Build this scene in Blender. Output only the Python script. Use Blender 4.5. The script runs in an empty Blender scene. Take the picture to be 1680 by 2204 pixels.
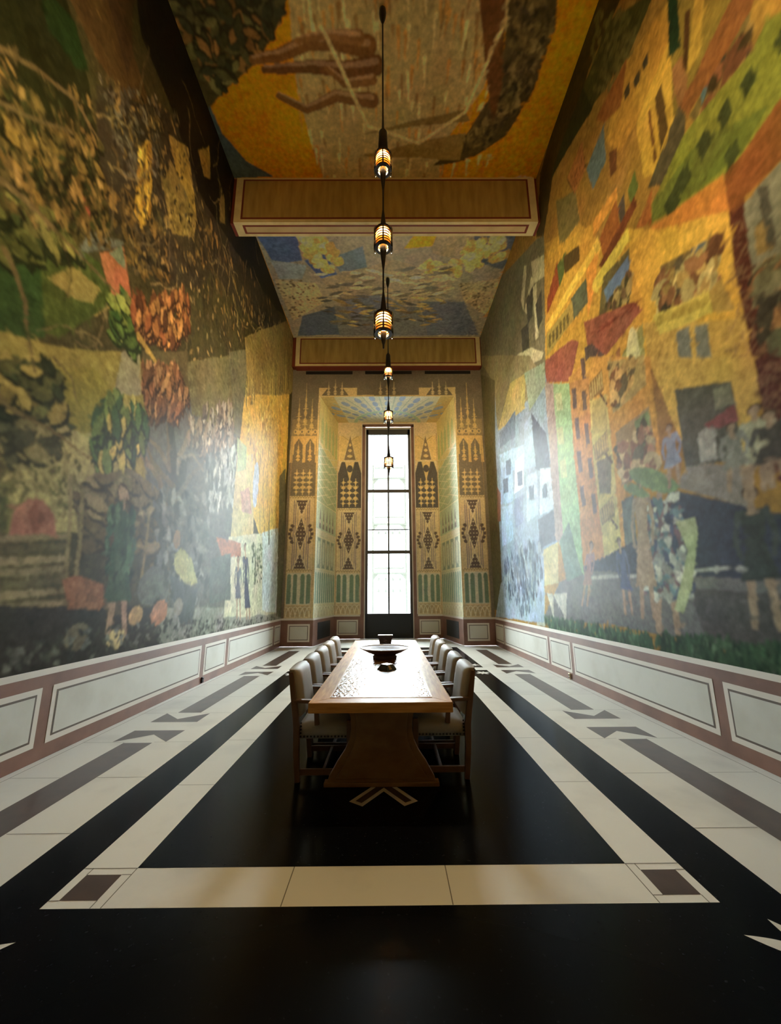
import bpy, math, random
import numpy as np

# ------------------------------------------------------------------ camera, world, light, exposure
SC = bpy.context.scene
COL = SC.collection
F_PX, PITCH, YAW, ROLL, EYE = 850.0, 0.2084, 0.0049, 0.0062, 1.6
_c, _s = math.cos(YAW), math.sin(YAW)
_r0 = np.array([_c, -_s, 0.0]); _f0 = np.array([_s, _c, 0.0]); _z = np.array([0, 0, 1.0])
FW = math.cos(PITCH) * _f0 + math.sin(PITCH) * _z
_u0 = -math.sin(PITCH) * _f0 + math.cos(PITCH) * _z
RT = math.cos(ROLL) * _r0 - math.sin(ROLL) * _u0
UP = math.sin(ROLL) * _r0 + math.cos(ROLL) * _u0
from mathutils import Matrix, Vector
cam = bpy.data.cameras.new('camera'); camo = bpy.data.objects.new('camera', cam); COL.objects.link(camo)
cam.sensor_fit = 'VERTICAL'; cam.sensor_height = 24.0; cam.lens = F_PX / 2204 * 24.0
cam.clip_start = 0.05; cam.clip_end = 300
camo.matrix_world = Matrix(((RT[0], UP[0], -FW[0], 0), (RT[1], UP[1], -FW[1], 0), (RT[2], UP[2], -FW[2], EYE), (0, 0, 0, 1)))
SC.camera = camo
SC.view_settings.view_transform = 'Standard'; SC.view_settings.look = 'None'
SC.view_settings.gamma = 1.0; SC.view_settings.use_curve_mapping = False
SC.view_settings.exposure = 0.0
SC.cycles.max_bounces = 7; SC.cycles.diffuse_bounces = 5; SC.cycles.glossy_bounces = 3
SC.cycles.transmission_bounces = 5; SC.cycles.transparent_max_bounces = 8
SC.cycles.caustics_reflective = False; SC.cycles.caustics_refractive = False
SC.cycles.sample_clamp_indirect = 6.0

SKY = 4.0
LAMP_W = 480.0
LAMP_COL = (1.0, 0.75, 0.40)
world = bpy.data.worlds.new('overcast_sky'); SC.world = world; world.use_nodes = True
bg = world.node_tree.nodes['Background']; bg.inputs[0].default_value = (0.86, 0.93, 1.0, 1); bg.inputs[1].default_value = SKY

sun = bpy.data.lights.new('hazy_sun', 'SUN'); sun.energy = 92.0; sun.angle = math.radians(80); sun.color = (0.86, 0.95, 1.0)
suno = bpy.data.objects.new('hazy_sun', sun); COL.objects.link(suno); suno.rotation_euler = (math.radians(-58), 0, math.radians(2)); suno.location = (0, 30, 20)

XL, XR, YB, YF, ZC = -3.544, 3.4765, -2.6, 13.4, 11.1
NX0, NX1, NB0, NB1, NY, NZ = -2.50, 2.44, -2.12, 2.06, 15.65, 8.80      # niche: front x, back x, depth, height
WX0, WX1, WZ1 = -1.04, 1.03, 8.66                                       # window opening in the niche's back wall
pl = bpy.data.lights.new('window_portal', 'AREA'); pl.shape = 'RECTANGLE'; pl.size = WX1 - WX0; pl.size_y = WZ1
pl.cycles.is_portal = True
plo = bpy.data.objects.new('window_portal', pl); COL.objects.link(plo)
plo.location = ((WX0 + WX1) / 2, NY + 0.45, WZ1 / 2); plo.rotation_euler = (math.radians(-90), 0, 0)

# ------------------------------------------------------------------ small helpers
def ray(px, py): return FW + (px - 840) / F_PX * RT + (1102 - py) / F_PX * UP
def lin(c):
    a = np.asarray(c, float) / 255.0
    return np.where(a <= 0.04045, a / 12.92, ((a + 0.055) / 1.055) ** 2.4)
def tag(o, label=None, cat=None, group=None, kind=None):
    if label: o['label'] = label
    if cat: o['category'] = cat
    if group: o['group'] = group
    if kind: o['kind'] = kind
    return o
def empty(name, loc, rz=0.0):
    o = bpy.data.objects.new(name, None); COL.objects.link(o); o.location = loc; o.rotation_euler = (0, 0, rz)
    o.empty_display_size = 0.2
    return o
class MB:
    def __init__(s): s.v = []; s.f = []; s.m = []; s.sm = []
    def add(s, vs, fs, mi=0, smooth=False):
        b = len(s.v); s.v += [tuple(map(float, p)) for p in vs]
        for f in fs: s.f.append([b + i for i in f]); s.m.append(mi); s.sm.append(smooth)
        return s
    def box(s, x0, x1, y0, y1, z0, z1, mi=0):
        return s.add([(x0, y0, z0), (x1, y0, z0), (x1, y1, z0), (x0, y1, z0), (x0, y0, z1), (x1, y0, z1), (x1, y1, z1), (x0, y1, z1)],
                     [(0, 3, 2, 1), (4, 5, 6, 7), (0, 1, 5, 4), (1, 2, 6, 5), (2, 3, 7, 6), (3, 0, 4, 7)], mi)
    def prism(s, prof, axis, a0, a1, mi=0):
        # prof: closed outline in the two other axes, extruded along axis
        n = len(prof)
        def P(p, a):
            if axis == 'y': return (p[0], a, p[1])
            if axis == 'x': return (a, p[0], p[1])
            return (p[0], p[1], a)
        vs = [P(p, a0) for p in prof] + [P(p, a1) for p in prof]
        fs = [tuple(range(n))[::-1], tuple(range(n, 2 * n))] + [(i, (i + 1) % n, n + (i + 1) % n, n + i) for i in range(n)]
        return s.add(vs, fs, mi)
    def lathe(s, prof, n=24, mi=0, o=(0, 0, 0), closed=False, smooth=True):
        vs = []; fs = []
        for r, z in prof:
            for k in range(n):
                a = 2 * math.pi * k / n; vs.append((o[0] + r * math.cos(a), o[1] + r * math.sin(a), o[2] + z))
        m = len(prof)
        for i in range(m - 1 + (1 if closed else 0)):
            for k in range(n):
                j = (i + 1) % m
                fs.append((i * n + k, i * n + (k + 1) % n, j * n + (k + 1) % n, j * n + k))
        s.add(vs, fs, mi, smooth)
        if not closed:
            if prof[0][0] > 1e-6: s.add([vs[k] for k in range(n)], [tuple(range(n))[::-1]], mi)
            if prof[-1][0] > 1e-6: s.add([vs[(m - 1) * n + k] for k in range(n)], [tuple(range(n))], mi)
        return s
    def sweep(s, pts, half, mi=0, smooth=False):
        # rectangular bar through pts; half = list of (hx, hy) half sizes across the path (side, normal)
        vs = []; fs = []; n = len(pts)
        for i, p in enumerate(pts):
            p = Vector(p); a = Vector(pts[max(i - 1, 0)]); b = Vector(pts[min(i + 1, n - 1)]); t = (b - a).normalized()
            side = Vector((0, 1, 0)); nor = t.cross(side).normalized(); side = nor.cross(t).normalized()
            hx, hy = half[i] if isinstance(half, list) else half
            for sx, sy in ((-1, -1), (1, -1), (1, 1), (-1, 1)): vs.append(p + side * hx * sx + nor * hy * sy)
        for i in range(n - 1):
            for k in range(4): fs.append((i * 4 + k, i * 4 + (k + 1) % 4, i * 4 + 4 + (k + 1) % 4, i * 4 + 4 + k))
        fs += [(3, 2, 1, 0), (n * 4 - 4, n * 4 - 3, n * 4 - 2, n * 4 - 1)]
        return s.add(vs, fs, mi, smooth)
    def poly(s, pts, z, mi=0):
        return s.add([(p[0], p[1], z) for p in pts], [tuple(range(len(pts)))], mi)
    def build(s, name, mats, parent=None, bevel=0.0, recalc=True, seg=2):
        me = bpy.data.meshes.new(name); me.from_pydata(s.v, [], s.f)
        for m in (mats if isinstance(mats, (list, tuple)) else [mats]): me.materials.append(m)
        me.polygons.foreach_set('material_index', s.m); me.polygons.foreach_set('use_smooth', s.sm)
        if recalc:
            import bmesh
            bm = bmesh.new(); bm.from_mesh(me); bmesh.ops.recalc_face_normals(bm, faces=bm.faces); bm.to_mesh(me); bm.free()
        me.update()
        o = bpy.data.objects.new(name, me); COL.objects.link(o)
        if parent: o.parent = parent
        if bevel:
            b = o.modifiers.new('edge', 'BEVEL'); b.width = bevel; b.segments = seg; b.limit_method = 'ANGLE'; b.angle_limit = 0.6
        return o
def copy_tree(o, parent=None):
    c = o.copy(); COL.objects.link(c); c.parent = parent
    for ch in o.children: copy_tree(ch, c)
    return c

# ------------------------------------------------------------------ materials
def mat(name, col, rough=0.5, metal=0.0, spec=0.5, noise=None, bump=0.0, bscale=60.0, coat=0.0, trans=0.0, emis=None, estr=0.0, stretch=None, srgb=True):
    m = bpy.data.materials.new(name); m.use_nodes = True; nt = m.node_tree; N = nt.nodes; Lk = nt.links
    b = N['Principled BSDF']; c = lin(col) if srgb else np.array(col)
    b.inputs['Base Color'].default_value = (*c, 1); b.inputs['Roughness'].default_value = rough; b.inputs['Metallic'].default_value = metal
    b.inputs['Specular IOR Level'].default_value = spec; b.inputs['Coat Weight'].default_value = coat; b.inputs['Coat Roughness'].default_value = 0.12
    b.inputs['Transmission Weight'].default_value = trans
    if emis is not None: b.inputs['Emission Color'].default_value = (*emis, 1); b.inputs['Emission Strength'].default_value = estr
    tc = N.new('ShaderNodeTexCoord'); mp = N.new('ShaderNodeMapping'); Lk.new(tc.outputs['Object'], mp.inputs[0])
    if stretch: mp.inputs['Scale'].default_value = stretch
    if noise:
        # noise = (scale, colour2, low, high, detail)
        n = N.new('ShaderNodeTexNoise'); n.inputs['Scale'].default_value = noise[0]; n.inputs['Detail'].default_value = noise[4] if len(noise) > 4 else 6
        Lk.new(mp.outputs[0], n.inputs['Vector'])
        r = N.new('ShaderNodeValToRGB'); Lk.new(n.outputs[0], r.inputs[0])
        r.color_ramp.elements[0].position = noise[2]; r.color_ramp.elements[1].position = noise[3]
        r.color_ramp.elements[0].color = (*c, 1); r.color_ramp.elements[1].color = (*lin(noise[1]), 1)
        Lk.new(r.outputs[0], b.inputs['Base Color'])
    if bump:
        n2 = N.new('ShaderNodeTexNoise'); n2.inputs['Scale'].default_value = bscale; n2.inputs['Detail'].default_value = 4
        Lk.new(mp.outputs[0], n2.inputs['Vector'])
        bp = N.new('ShaderNodeBump'); bp.inputs['Strength'].default_value = bump; bp.inputs['Distance'].default_value = 0.012
        Lk.new(n2.outputs[0], bp.inputs['Height']); Lk.new(bp.outputs[0], b.inputs['Normal'])
    return m
M = {}
M['white_marble'] = mat('white_marble', (214, 212, 202), 0.32, noise=(1.3, (182, 180, 172), 0.52, 0.8, 9), spec=0.45)
M['black_marble'] = mat('black_marble', (11, 13, 17), 0.2, noise=(38, (52, 56, 64), 0.66, 0.84, 4), spec=0.04)
M['brown_marble'] = mat('brown_marble', (74, 58, 50), 0.3, spec=0.3, noise=(5, (58, 46, 41), 0.4, 0.7, 8))
M['joint'] = mat('floor_joint', (105, 100, 88), 0.6)
M['rail'] = mat('rail_marble', (132, 94, 78), 0.42, noise=(2.2, (110, 76, 62), 0.4, 0.68, 9))
M['panel'] = mat('panel_marble', (212, 210, 200), 0.42, noise=(1.6, (196, 193, 180), 0.5, 0.75, 8))
M['panel_rim'] = mat('panel_rim_marble', (222, 214, 202), 0.42)
M['line'] = mat('inlay_line', (92, 78, 66), 0.5)
M['soot'] = mat('black_grille', (16, 16, 17), 0.55)
M['dark_metal'] = mat('dark_bronze', (38, 34, 32), 0.4, metal=0.6)
M['steel'] = mat('window_steel', (70, 66, 62), 0.5, metal=0.2)
M['beam_cream'] = mat('beam_cream', (234, 214, 156), 0.7, noise=(4, (218, 196, 138), 0.4, 0.7))
M['beam_olive'] = mat('beam_olive', (188, 158, 88), 0.75, noise=(3, (160, 130, 66), 0.35, 0.7, 8), stretch=(2.5, 1, 0.4))
M['beam_tan'] = mat('beam_tan', (210, 180, 128), 0.75, noise=(3, (192, 164, 112), 0.35, 0.7))
M['beam_red'] = mat('beam_red', (124, 52, 30), 0.65)
M['wood'] = mat('golden_oak', (206, 158, 94), 0.45, spec=0.05, noise=(4.5, (172, 124, 68), 0.35, 0.7, 9), stretch=(9, 0.9, 9))
M['wood_x'] = mat('golden_oak_cross', (206, 158, 94), 0.45, spec=0.05, noise=(4.5, (172, 124, 68), 0.35, 0.7, 9), stretch=(0.9, 9, 9))
M['burl'] = mat('burr_wood', (160, 112, 66), 0.10, noise=(26, (110, 70, 40), 0.42, 0.66, 6), bump=1.0, bscale=30, spec=0.3)
M['edge_line'] = mat('light_bead', (214, 168, 104), 0.35)
M['pedestal'] = mat('pedestal_burr', (140, 106, 64), 0.45, noise=(5, (118, 80, 44), 0.35, 0.7, 9), stretch=(1, 1, 1.6))
M['chair_wood'] = mat('chair_wood', (116, 88, 68), 0.45, spec=0.3, noise=(5, (100, 72, 50), 0.35, 0.7, 7), stretch=(3, 3, 0.8))
M['leather'] = mat('grey_leather', (178, 174, 166), 0.6, noise=(3, (154, 150, 142), 0.35, 0.7), bump=0.06, bscale=160, spec=0.2)
M['nail'] = mat('nail_head', (52, 42, 34), 0.35, metal=0.7)
M['bowl'] = mat('bowl_wood', (112, 86, 74), 0.5, noise=(8, (84, 62, 54), 0.4, 0.7), spec=0.2)
M['bowl_rim'] = mat('bowl_rim', (214, 204, 196), 0.4, spec=0.3)
M['dark_gloss'] = mat('dark_glossy', (36, 32, 34), 0.14, coat=0.5)
M['box_dark'] = mat('dark_box', (40, 38, 46), 0.45)
M['box_mark'] = mat('box_mark', (84, 80, 92), 0.4)
M['brass'] = mat('brass', (176, 128, 66), 0.3, metal=0.9)
M['brass_plate'] = mat('brass_plate', (206, 186, 150), 0.35, metal=0.5)
def thin_glass(name, tint, refl):
    m = bpy.data.materials.new(name); m.use_nodes = True; nt = m.node_tree; N = nt.nodes; Lk = nt.links
    N.remove(N['Principled BSDF']); out = N['Material Output']
    t = N.new('ShaderNodeBsdfTransparent'); t.inputs[0].default_value = (*tint, 1)
    g = N.new('ShaderNodeBsdfGlossy'); g.inputs['Roughness'].default_value = .03
    fr = N.new('ShaderNodeFresnel'); fr.inputs[0].default_value = refl
    mx = N.new('ShaderNodeMixShader'); Lk.new(fr.outputs[0], mx.inputs[0]); Lk.new(t.outputs[0], mx.inputs[1]); Lk.new(g.outputs[0], mx.inputs[2]); Lk.new(mx.outputs[0], out.inputs[0])
    return m
M['pane'] = thin_glass('window_pane', (.95, .97, .96), 1.3)
M['glass'] = thin_glass('lamp_glass', (.96, .95, .92), 1.5)
def glow_mat():
    m = bpy.data.materials.new('glowing_chimney'); m.use_nodes = True; nt = m.node_tree; N = nt.nodes; Lk = nt.links
    N.remove(N['Principled BSDF']); t = N.new('ShaderNodeBsdfTransparent'); e = N.new('ShaderNodeEmission')
    e.inputs[0].default_value = (1.0, 0.60, 0.16, 1); e.inputs[1].default_value = 1.0
    a = N.new('ShaderNodeAddShader'); Lk.new(t.outputs[0], a.inputs[0]); Lk.new(e.outputs[0], a.inputs[1]); Lk.new(a.outputs[0], N['Material Output'].inputs[0])
    return m
M['glow'] = glow_mat()
M['plaster'] = mat('plain_plaster', (112, 96, 66), 0.8, noise=(1.5, (90, 78, 52), 0.4, 0.7))
M['out_wall'] = mat('pale_render', (225, 226, 224), 0.9)
M['out_trim'] = mat('grey_stone', (120, 128, 128), 0.9)
M['out_ground'] = mat('courtyard_paving', (150, 150, 146), 0.9)
def paint_mat(name, rough=0.42, spec=0.045, fine=12.0, amt=0.15):
    m = bpy.data.materials.new(name); m.use_nodes = True; nt = m.node_tree; N = nt.nodes; Lk = nt.links
    b = N['Principled BSDF']; b.inputs['Roughness'].default_value = rough; b.inputs['Specular IOR Level'].default_value = spec
    at_ = N.new('ShaderNodeAttribute'); at_.attribute_name = 'pigment'
    tc = N.new('ShaderNodeTexCoord')
    n = N.new('ShaderNodeTexNoise'); n.inputs['Scale'].default_value = fine; n.inputs['Detail'].default_value = 5; Lk.new(tc.outputs['Object'], n.inputs['Vector'])
    mr = N.new('ShaderNodeMapRange'); mr.inputs[1].default_value = 0.3; mr.inputs[2].default_value = 0.7; mr.inputs[3].default_value = 1 - amt; mr.inputs[4].default_value = 1 + amt
    Lk.new(n.outputs[0], mr.inputs[0])
    vm = N.new('ShaderNodeVectorMath'); vm.operation = 'MULTIPLY'; Lk.new(at_.outputs['Color'], vm.inputs[0]); Lk.new(mr.outputs[0], vm.inputs[1])
    Lk.new(vm.outputs[0], b.inputs['Base Color'])
    bp = N.new('ShaderNodeBump'); bp.inputs['Strength'].default_value = 0.06; bp.inputs['Distance'].default_value = 0.01
    Lk.new(n.outputs[0], bp.inputs['Height']); Lk.new(bp.outputs[0], b.inputs['Normal'])
    return m
M['fresco'] = paint_mat('fresco_paint')
M['stencil'] = paint_mat('stencil_paint', 0.6, 0.3, 18.0, 0.14)

# ------------------------------------------------------------------ painter: pigment on a fine wall grid
RS = np.random.RandomState(11)
def vnoise(sa, sb, scale_a, scale_b, seed):
    r = np.random.RandomState(seed)
    ga = (sa - sa.min()) / scale_a; gb = (sb - sb.min()) / scale_b
    G = r.rand(int(gb.max()) + 3, int(ga.max()) + 3)
    ia = ga.astype(int); ib = gb.astype(int); fa = ga - ia; fb = gb - ib
    fa = fa * fa * (3 - 2 * fa); fb = fb * fb * (3 - 2 * fb)
    g = lambda i, j: G[np.ix_(ib + i, ia + j)]
    top = g(0, 0) * (1 - fa) + g(0, 1) * fa; bot = g(1, 0) * (1 - fa) + g(1, 1) * fa
    return top * (1 - fb[:, None]) + bot * fb[:, None] - 0.5
class Canvas:
    # a plane: point = O + a*A + b*B; sa, sb coordinate lists
    def __init__(s, O, A, B, sa, sb, base, warp=0.05):
        s.O, s.A, s.B = np.array(O, float), np.array(A, float), np.array(B, float)
        s.sa, s.sb = np.array(sa, float), np.array(sb, float); s.n = np.cross(s.A, s.B)
        s.c = np.empty((len(sb), len(sa), 3)); s.c[:] = lin(base)
        GA, GB = np.meshgrid(s.sa, s.sb)
        w1 = vnoise(s.sa, s.sb, .6, .6, 3) + .3 * vnoise(s.sa, s.sb, .2, .2, 4)
        w2 = vnoise(s.sa, s.sb, .6, .6, 5) + .3 * vnoise(s.sa, s.sb, .2, .2, 6)
        s.ga, s.gb = GA + warp * w1, GB + warp * w2
        s.warp = warp
    def p(s, px, py):
        d = ray(px, py); o = np.array([0, 0, EYE]); t = ((s.O - o) @ s.n) / (d @ s.n); q = o + t * d - s.O
        return float(q @ s.A), float(q @ s.B)
    def win(s, a0, a1, b0, b1):
        m = s.warp + 0.02
        i0, i1 = np.searchsorted(s.sa, (a0 - m, a1 + m)); j0, j1 = np.searchsorted(s.sb, (b0 - m, b1 + m))
        return slice(j0, j1), slice(i0, i1)
    def fill(s, sl, mask, col, alpha=1.0):
        if mask.size == 0: return
        w = (mask.astype(float) * alpha)[..., None]
        s.c[sl] = s.c[sl] * (1 - w) + (lin(col) if not callable(col) else col(s.ga[sl], s.gb[sl])) * w
    def poly(s, pts, col, px=True, alpha=1.0, clip=None):
        q = [s.p(*t) for t in pts] if px else list(pts)
        xs = [t[0] for t in q]; ys = [t[1] for t in q]; sl = s.win(min(xs), max(xs), min(ys), max(ys))
        a, b = s.ga[sl], s.gb[sl]
        if a.size == 0: return
        ins = np.zeros(a.shape, bool); n = len(q)
        for i in range(n):
            x0, y0 = q[i]; x1, y1 = q[(i + 1) % n]
            if y0 == y1: continue
            cr = ((y0 > b) != (y1 > b)) & (a < (x1 - x0) * (b - y0) / (y1 - y0) + x0); ins ^= cr
        s.fill(sl, ins, col, alpha)
    def oval(s, ca, cb, ra, rb, ang, col, alpha=1.0, pointed=False):
        R = max(ra, rb); sl = s.win(ca - R, ca + R, cb - R, cb + R); da, db = s.ga[sl] - ca, s.gb[sl] - cb
        c, sn = math.cos(ang), math.sin(ang); u = (c * da + sn * db) / ra; v = (-sn * da + c * db) / rb
        m = (np.abs(v) < np.maximum(0, 1 - u * u)) if pointed else (u * u + v * v < 1)
        s.fill(sl, m, col, alpha)
    def ovalpx(s, px, py, ra, rb, ang, col, alpha=1.0, pointed=False): a, b = s.p(px, py); s.oval(a, b, ra, rb, ang, col, alpha, pointed)
    def stroke(s, pts, w0, w1, col, px=True, alpha=1.0):
        q = [s.p(*t) for t in pts] if px else list(pts); n = len(q) - 1
        for i in range(n):
            (x0, y0), (x1, y1) = q[i], q[i + 1]; wa = w0 + (w1 - w0) * i / n; wb = w0 + (w1 - w0) * (i + 1) / n; W = max(wa, wb)
            sl = s.win(min(x0, x1) - W, max(x0, x1) + W, min(y0, y1) - W, max(y0, y1) + W)
            a, b = s.ga[sl], s.gb[sl]
            if a.size == 0: continue
            dx, dy = x1 - x0, y1 - y0; L2 = dx * dx + dy * dy + 1e-9
            t = np.clip(((a - x0) * dx + (b - y0) * dy) / L2, 0, 1)
            d = np.hypot(a - x0 - t * dx, b - y0 - t * dy); s.fill(sl, d < (wa + (wb - wa) * t) * .5, col, alpha)
    def leaves(s, reg, n, size, cols, ang=(-0.5, 0.5), slim=0.42, dark=None, px=True, alpha=1.0):
        q = np.array([s.p(*t) for t in reg] if px else reg); lo, hi = q.min(0), q.max(0); k = 0; tries = 0
        while k < n and tries < n * 8:
            tries += 1; a, b = RS.uniform(lo, hi); ins = False; m = len(q)
            for i in range(m):
                (x0, y0), (x1, y1) = q[i], q[(i + 1) % m]
                if (y0 > b) != (y1 > b) and a < (x1 - x0) * (b - y0) / (y1 - y0) + x0: ins = not ins
            if not ins: continue
            k += 1; g = RS.uniform(*ang); L = size * RS.uniform(.7, 1.3); c = np.array(cols[RS.randint(len(cols))]) * RS.uniform(.8, 1.15)
            if dark is not None: s.oval(a + .02, b - .03, L * 1.12, L * slim * 1.25, g, dark, alpha, True)
            s.oval(a, b, L, L * slim, g, np.clip(c, 0, 255), alpha, True)
    def dapple(s, n, L, slim, amt, seed, spread=.6):
        # short brush marks in lighter and darker tones of the pigment beneath them
        r = np.random.RandomState(seed); a = r.uniform(max(s.sa[0], 1.8), s.sa[-1], n); b = r.uniform(max(s.sb[0], .84), s.sb[-1], n)
        fld = vnoise(s.sa, s.sb, 1.6, 1.6, seed + 5) * 4.0
        for k in range(n):
            j, i = np.searchsorted(s.sb, b[k]), np.searchsorted(s.sa, a[k]); j = min(j, len(s.sb) - 1); i = min(i, len(s.sa) - 1)
            c = s.c[j, i] * (1 + amt * r.uniform(-1, 1.15)); g = fld[j, i] + r.uniform(-spread, spread); l = L * r.uniform(.5, 1.4)
            sl = s.win(a[k] - l, a[k] + l, b[k] - l, b[k] + l); da, db = s.ga[sl] - a[k], s.gb[sl] - b[k]
            cc, sn = math.cos(g), math.sin(g); u = (cc * da + sn * db) / l; v = (-sn * da + cc * db) / (l * slim)
            m = (np.abs(v) < 1 - u * u)[..., None] * .55
            if m.size: s.c[sl] = s.c[sl] * (1 - m) + c * m
    def mute(s, k):
        g = (s.c @ np.array([.3, .59, .11]))[..., None]; s.c = s.c * (1 - k) + g * np.array([1.12, 1.0, .72]) * k
    def soften(s):
        c = s.c; c = np.concatenate([c[:1], c[:-2] * .25 + c[1:-1] * .5 + c[2:] * .25, c[-1:]]); s.c = np.concatenate([c[:, :1], c[:, :-2] * .25 + c[:, 1:-1] * .5 + c[:, 2:] * .25, c[:, -1:]], 1)
    def rough(s, amt, seed, sa=.10, sb=.10):
        s.soften()
        f = 1 + amt * (vnoise(s.sa, s.sb, .9, .9, seed) + vnoise(s.sa, s.sb, sa, sb, seed + 1) + .8 * vnoise(s.sa, s.sb, sa * .4, sb * .4, seed + 2))
        s.c *= np.maximum(f, .1)[..., None]
        for ch in range(3): s.c[..., ch] *= 1 + amt * .35 * vnoise(s.sa, s.sb, .35, .35, seed + 10 + ch)
    def build(s, name, m, gain=(1, 1, 1), hole=None, extra=None, flip=False):
        na, nb = len(s.sa), len(s.sb)
        GA, GB = np.meshgrid(s.sa, s.sb)
        V = s.O + GA[..., None] * s.A + GB[..., None] * s.B; V = V.reshape(-1, 3)
        I = np.arange(na * nb).reshape(nb, na)
        q = np.stack([I[:-1, :-1], I[:-1, 1:], I[1:, 1:], I[1:, :-1]], -1)
        if hole is not None:
            ma = (s.sa[:-1] + s.sa[1:]) / 2; mb = (s.sb[:-1] + s.sb[1:]) / 2
            k = (ma > hole[0]) & (ma < hole[1]); k2 = (mb > hole[2]) & (mb < hole[3]); q = q[~(k2[:, None] & k[None, :])]
        q = q.reshape(-1, 4)
        if flip: q = q[:, ::-1]
        me = bpy.data.meshes.new(name); me.vertices.add(len(V)); me.vertices.foreach_set('co', V.astype(np.float32).ravel())
        me.loops.add(q.size); me.loops.foreach_set('vertex_index', q.astype(np.int32).ravel())
        me.polygons.add(len(q)); me.polygons.foreach_set('loop_start', np.arange(0, q.size, 4, dtype=np.int32))
        me.update(calc_edges=True); me.validate()
        at_ = me.color_attributes.new('pigment', 'FLOAT_COLOR', 'POINT')
        cc = np.ones((len(V), 4), np.float32); cc[:, :3] = np.clip(s.c.reshape(-1, 3) * np.array(gain), 0.002, .86); at_.data.foreach_set('color', cc.ravel())
        me.materials.append(m)
        o = bpy.data.objects.new(name, me); COL.objects.link(o); tag(o, kind='structure')
        return o
def qa(*v): return [(1120 + .3812 * v[i], .3812 * v[i + 1]) for i in range(0, len(v), 2)]
def qb(*v): return [(1040 + .381 * v[i], 780 + .381 * v[i + 1]) for i in range(0, len(v), 2)]
def qc(*v): return [(.3812 * v[i], .3812 * v[i + 1]) for i in range(0, len(v), 2)]
def qd(*v): return [(.381 * v[i], 780 + .381 * v[i + 1]) for i in range(0, len(v), 2)]
def qp(*v): return [(v[i], v[i + 1]) for i in range(0, len(v), 2)]
def walker(c, head, feet, w, dress, skin=(164, 130, 100), hair=(70, 50, 35), hem=.45):
    # a plain painted passer-by: head, shirt, skirt or coat and legs
    (hx, hz), (fx, fz) = c.p(*head), c.p(*feet); H = hz - fz; lx = (hx - fx)
    at_ = lambda t: fx + lx * t
    for s in (-1, 1): c.stroke([(at_(0) + s * w * .28, fz), (at_(hem) + s * w * .2, fz + H * hem)], w * .16, w * .24, skin, False)
    c.poly([(at_(.82) - w * .33, fz + H * .82), (at_(.82) + w * .33, fz + H * .82), (at_(.58) + w * .24, fz + H * .58), (at_(hem * .7) + w * .5, fz + H * hem * .7), (at_(hem * .7) - w * .5, fz + H * hem * .7), (at_(.58) - w * .24, fz + H * .58)], dress, False)
    for s in (-1, 1): c.stroke([(at_(.8) + s * w * .34, fz + H * .8), (at_(.62) + s * w * .5, fz + H * .62), (at_(.48) + s * w * .42, fz + H * .48)], w * .17, w * .12, np.array(dress) * .85 + 20, False)
    c.stroke([(at_(.8), fz + H * .8), (at_(.88), fz + H * .88)], w * .16, w * .16, skin, False)
    c.oval(at_(.94), fz + H * .945, w * .2, H * .065, 0, hair, 1); c.oval(at_(.94), fz + H * .93, w * .15, H * .055, 0, skin, 1)
def patch(c, reg, n, size, cols): c.leaves(reg, n, size, cols, (-1.6, 1.6), .6, None)
DW = .016
sa_w = np.concatenate([[YB, 0.5], np.arange(2.2, YF, DW), [YF]]); sb_w = np.concatenate([[0, .5], np.arange(.84, ZC, DW), [ZC]])

# ---- right wall: a crowded hill town of gold, green and grey facades
R = Canvas((XR, 0, 0), (0, 1, 0), (0, 0, 1), sa_w, sb_w, (165, 115, 30), .035)
P = R.poly
P(qa(440, -300, 700, -300, 380, 400, 300, 700, 180, 1000, 130, 1330, 90, 1340, 110, 980, 230, 560), (70, 52, 20))
P(qa(560, 150, 430, 300, 240, 780, 190, 930, 170, 1010, 230, 900, 400, 620), (52, 54, 26))
P(qa(500, 120, 760, -60, 600, 330, 400, 600, 350, 500), (78, 74, 30))
for i in range(90): R.ovalpx(*qa(RS.uniform(400, 640), RS.uniform(60, 520))[0], .10, .05, RS.uniform(.6, 1.4), (112, 100, 46), .8, True)
P(qa(480, 800, 560, 400, 830, 0, 840, 250, 650, 700, 560, 860), (190, 132, 20)); P(qa(420, 680, 600, 320, 565, 600, 470, 700), (155, 88, 25))
for x, y in ((600, 510), (655, 440), (705, 340)): P(qa(x - 18, y + 10, x + 14, y - 55, x + 18, y + 10, x - 12, y + 55), (72, 60, 38))
P(qa(650, 700, 830, 240, 905, 200, 890, 640, 760, 980, 690, 1010), (204, 152, 26)); P(qa(755, 560, 795, 470, 830, 730, 785, 860), (96, 68, 28)); P(qa(715, 640, 728, 620, 765, 900, 748, 930), (120, 75, 22))
P(qa(830, -300, 1260, -300, 1220, 20, 940, 620, 860, 660), (138, 110, 30)); P(qa(825, -60, 885, -60, 905, 260, 840, 320), (34, 54, 30)); P(qa(850, 400, 912, 305, 950, 520, 890, 645), (150, 96, 48))
P(qa(990, -100, 1040, -100, 1010, 300, 940, 420), (185, 140, 30)); P(qa(930, 60, 960, 40, 940, 420, 915, 330), (80, 50, 22))
P(qa(1300, 20, 1300, 320, 1010, 720, 950, 660), (118, 92, 42)); P(qa(1020, 500, 1150, 350, 1140, 420, 1020, 590), (92, 112, 112))
patch(R, qa(1080, 420, 1290, 170, 1280, 300, 1030, 660), 60, .12, [(80, 60, 30), (150, 110, 50), (60, 55, 40), (120, 70, 40)])
P(qa(1210, -60, 1340, -60, 1310, 30, 945, 650, 895, 610), (140, 80, 30))
P(qa(890, 600, 930, 650, 925, 760, 790, 1040, 715, 1060), (88, 76, 48))
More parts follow.
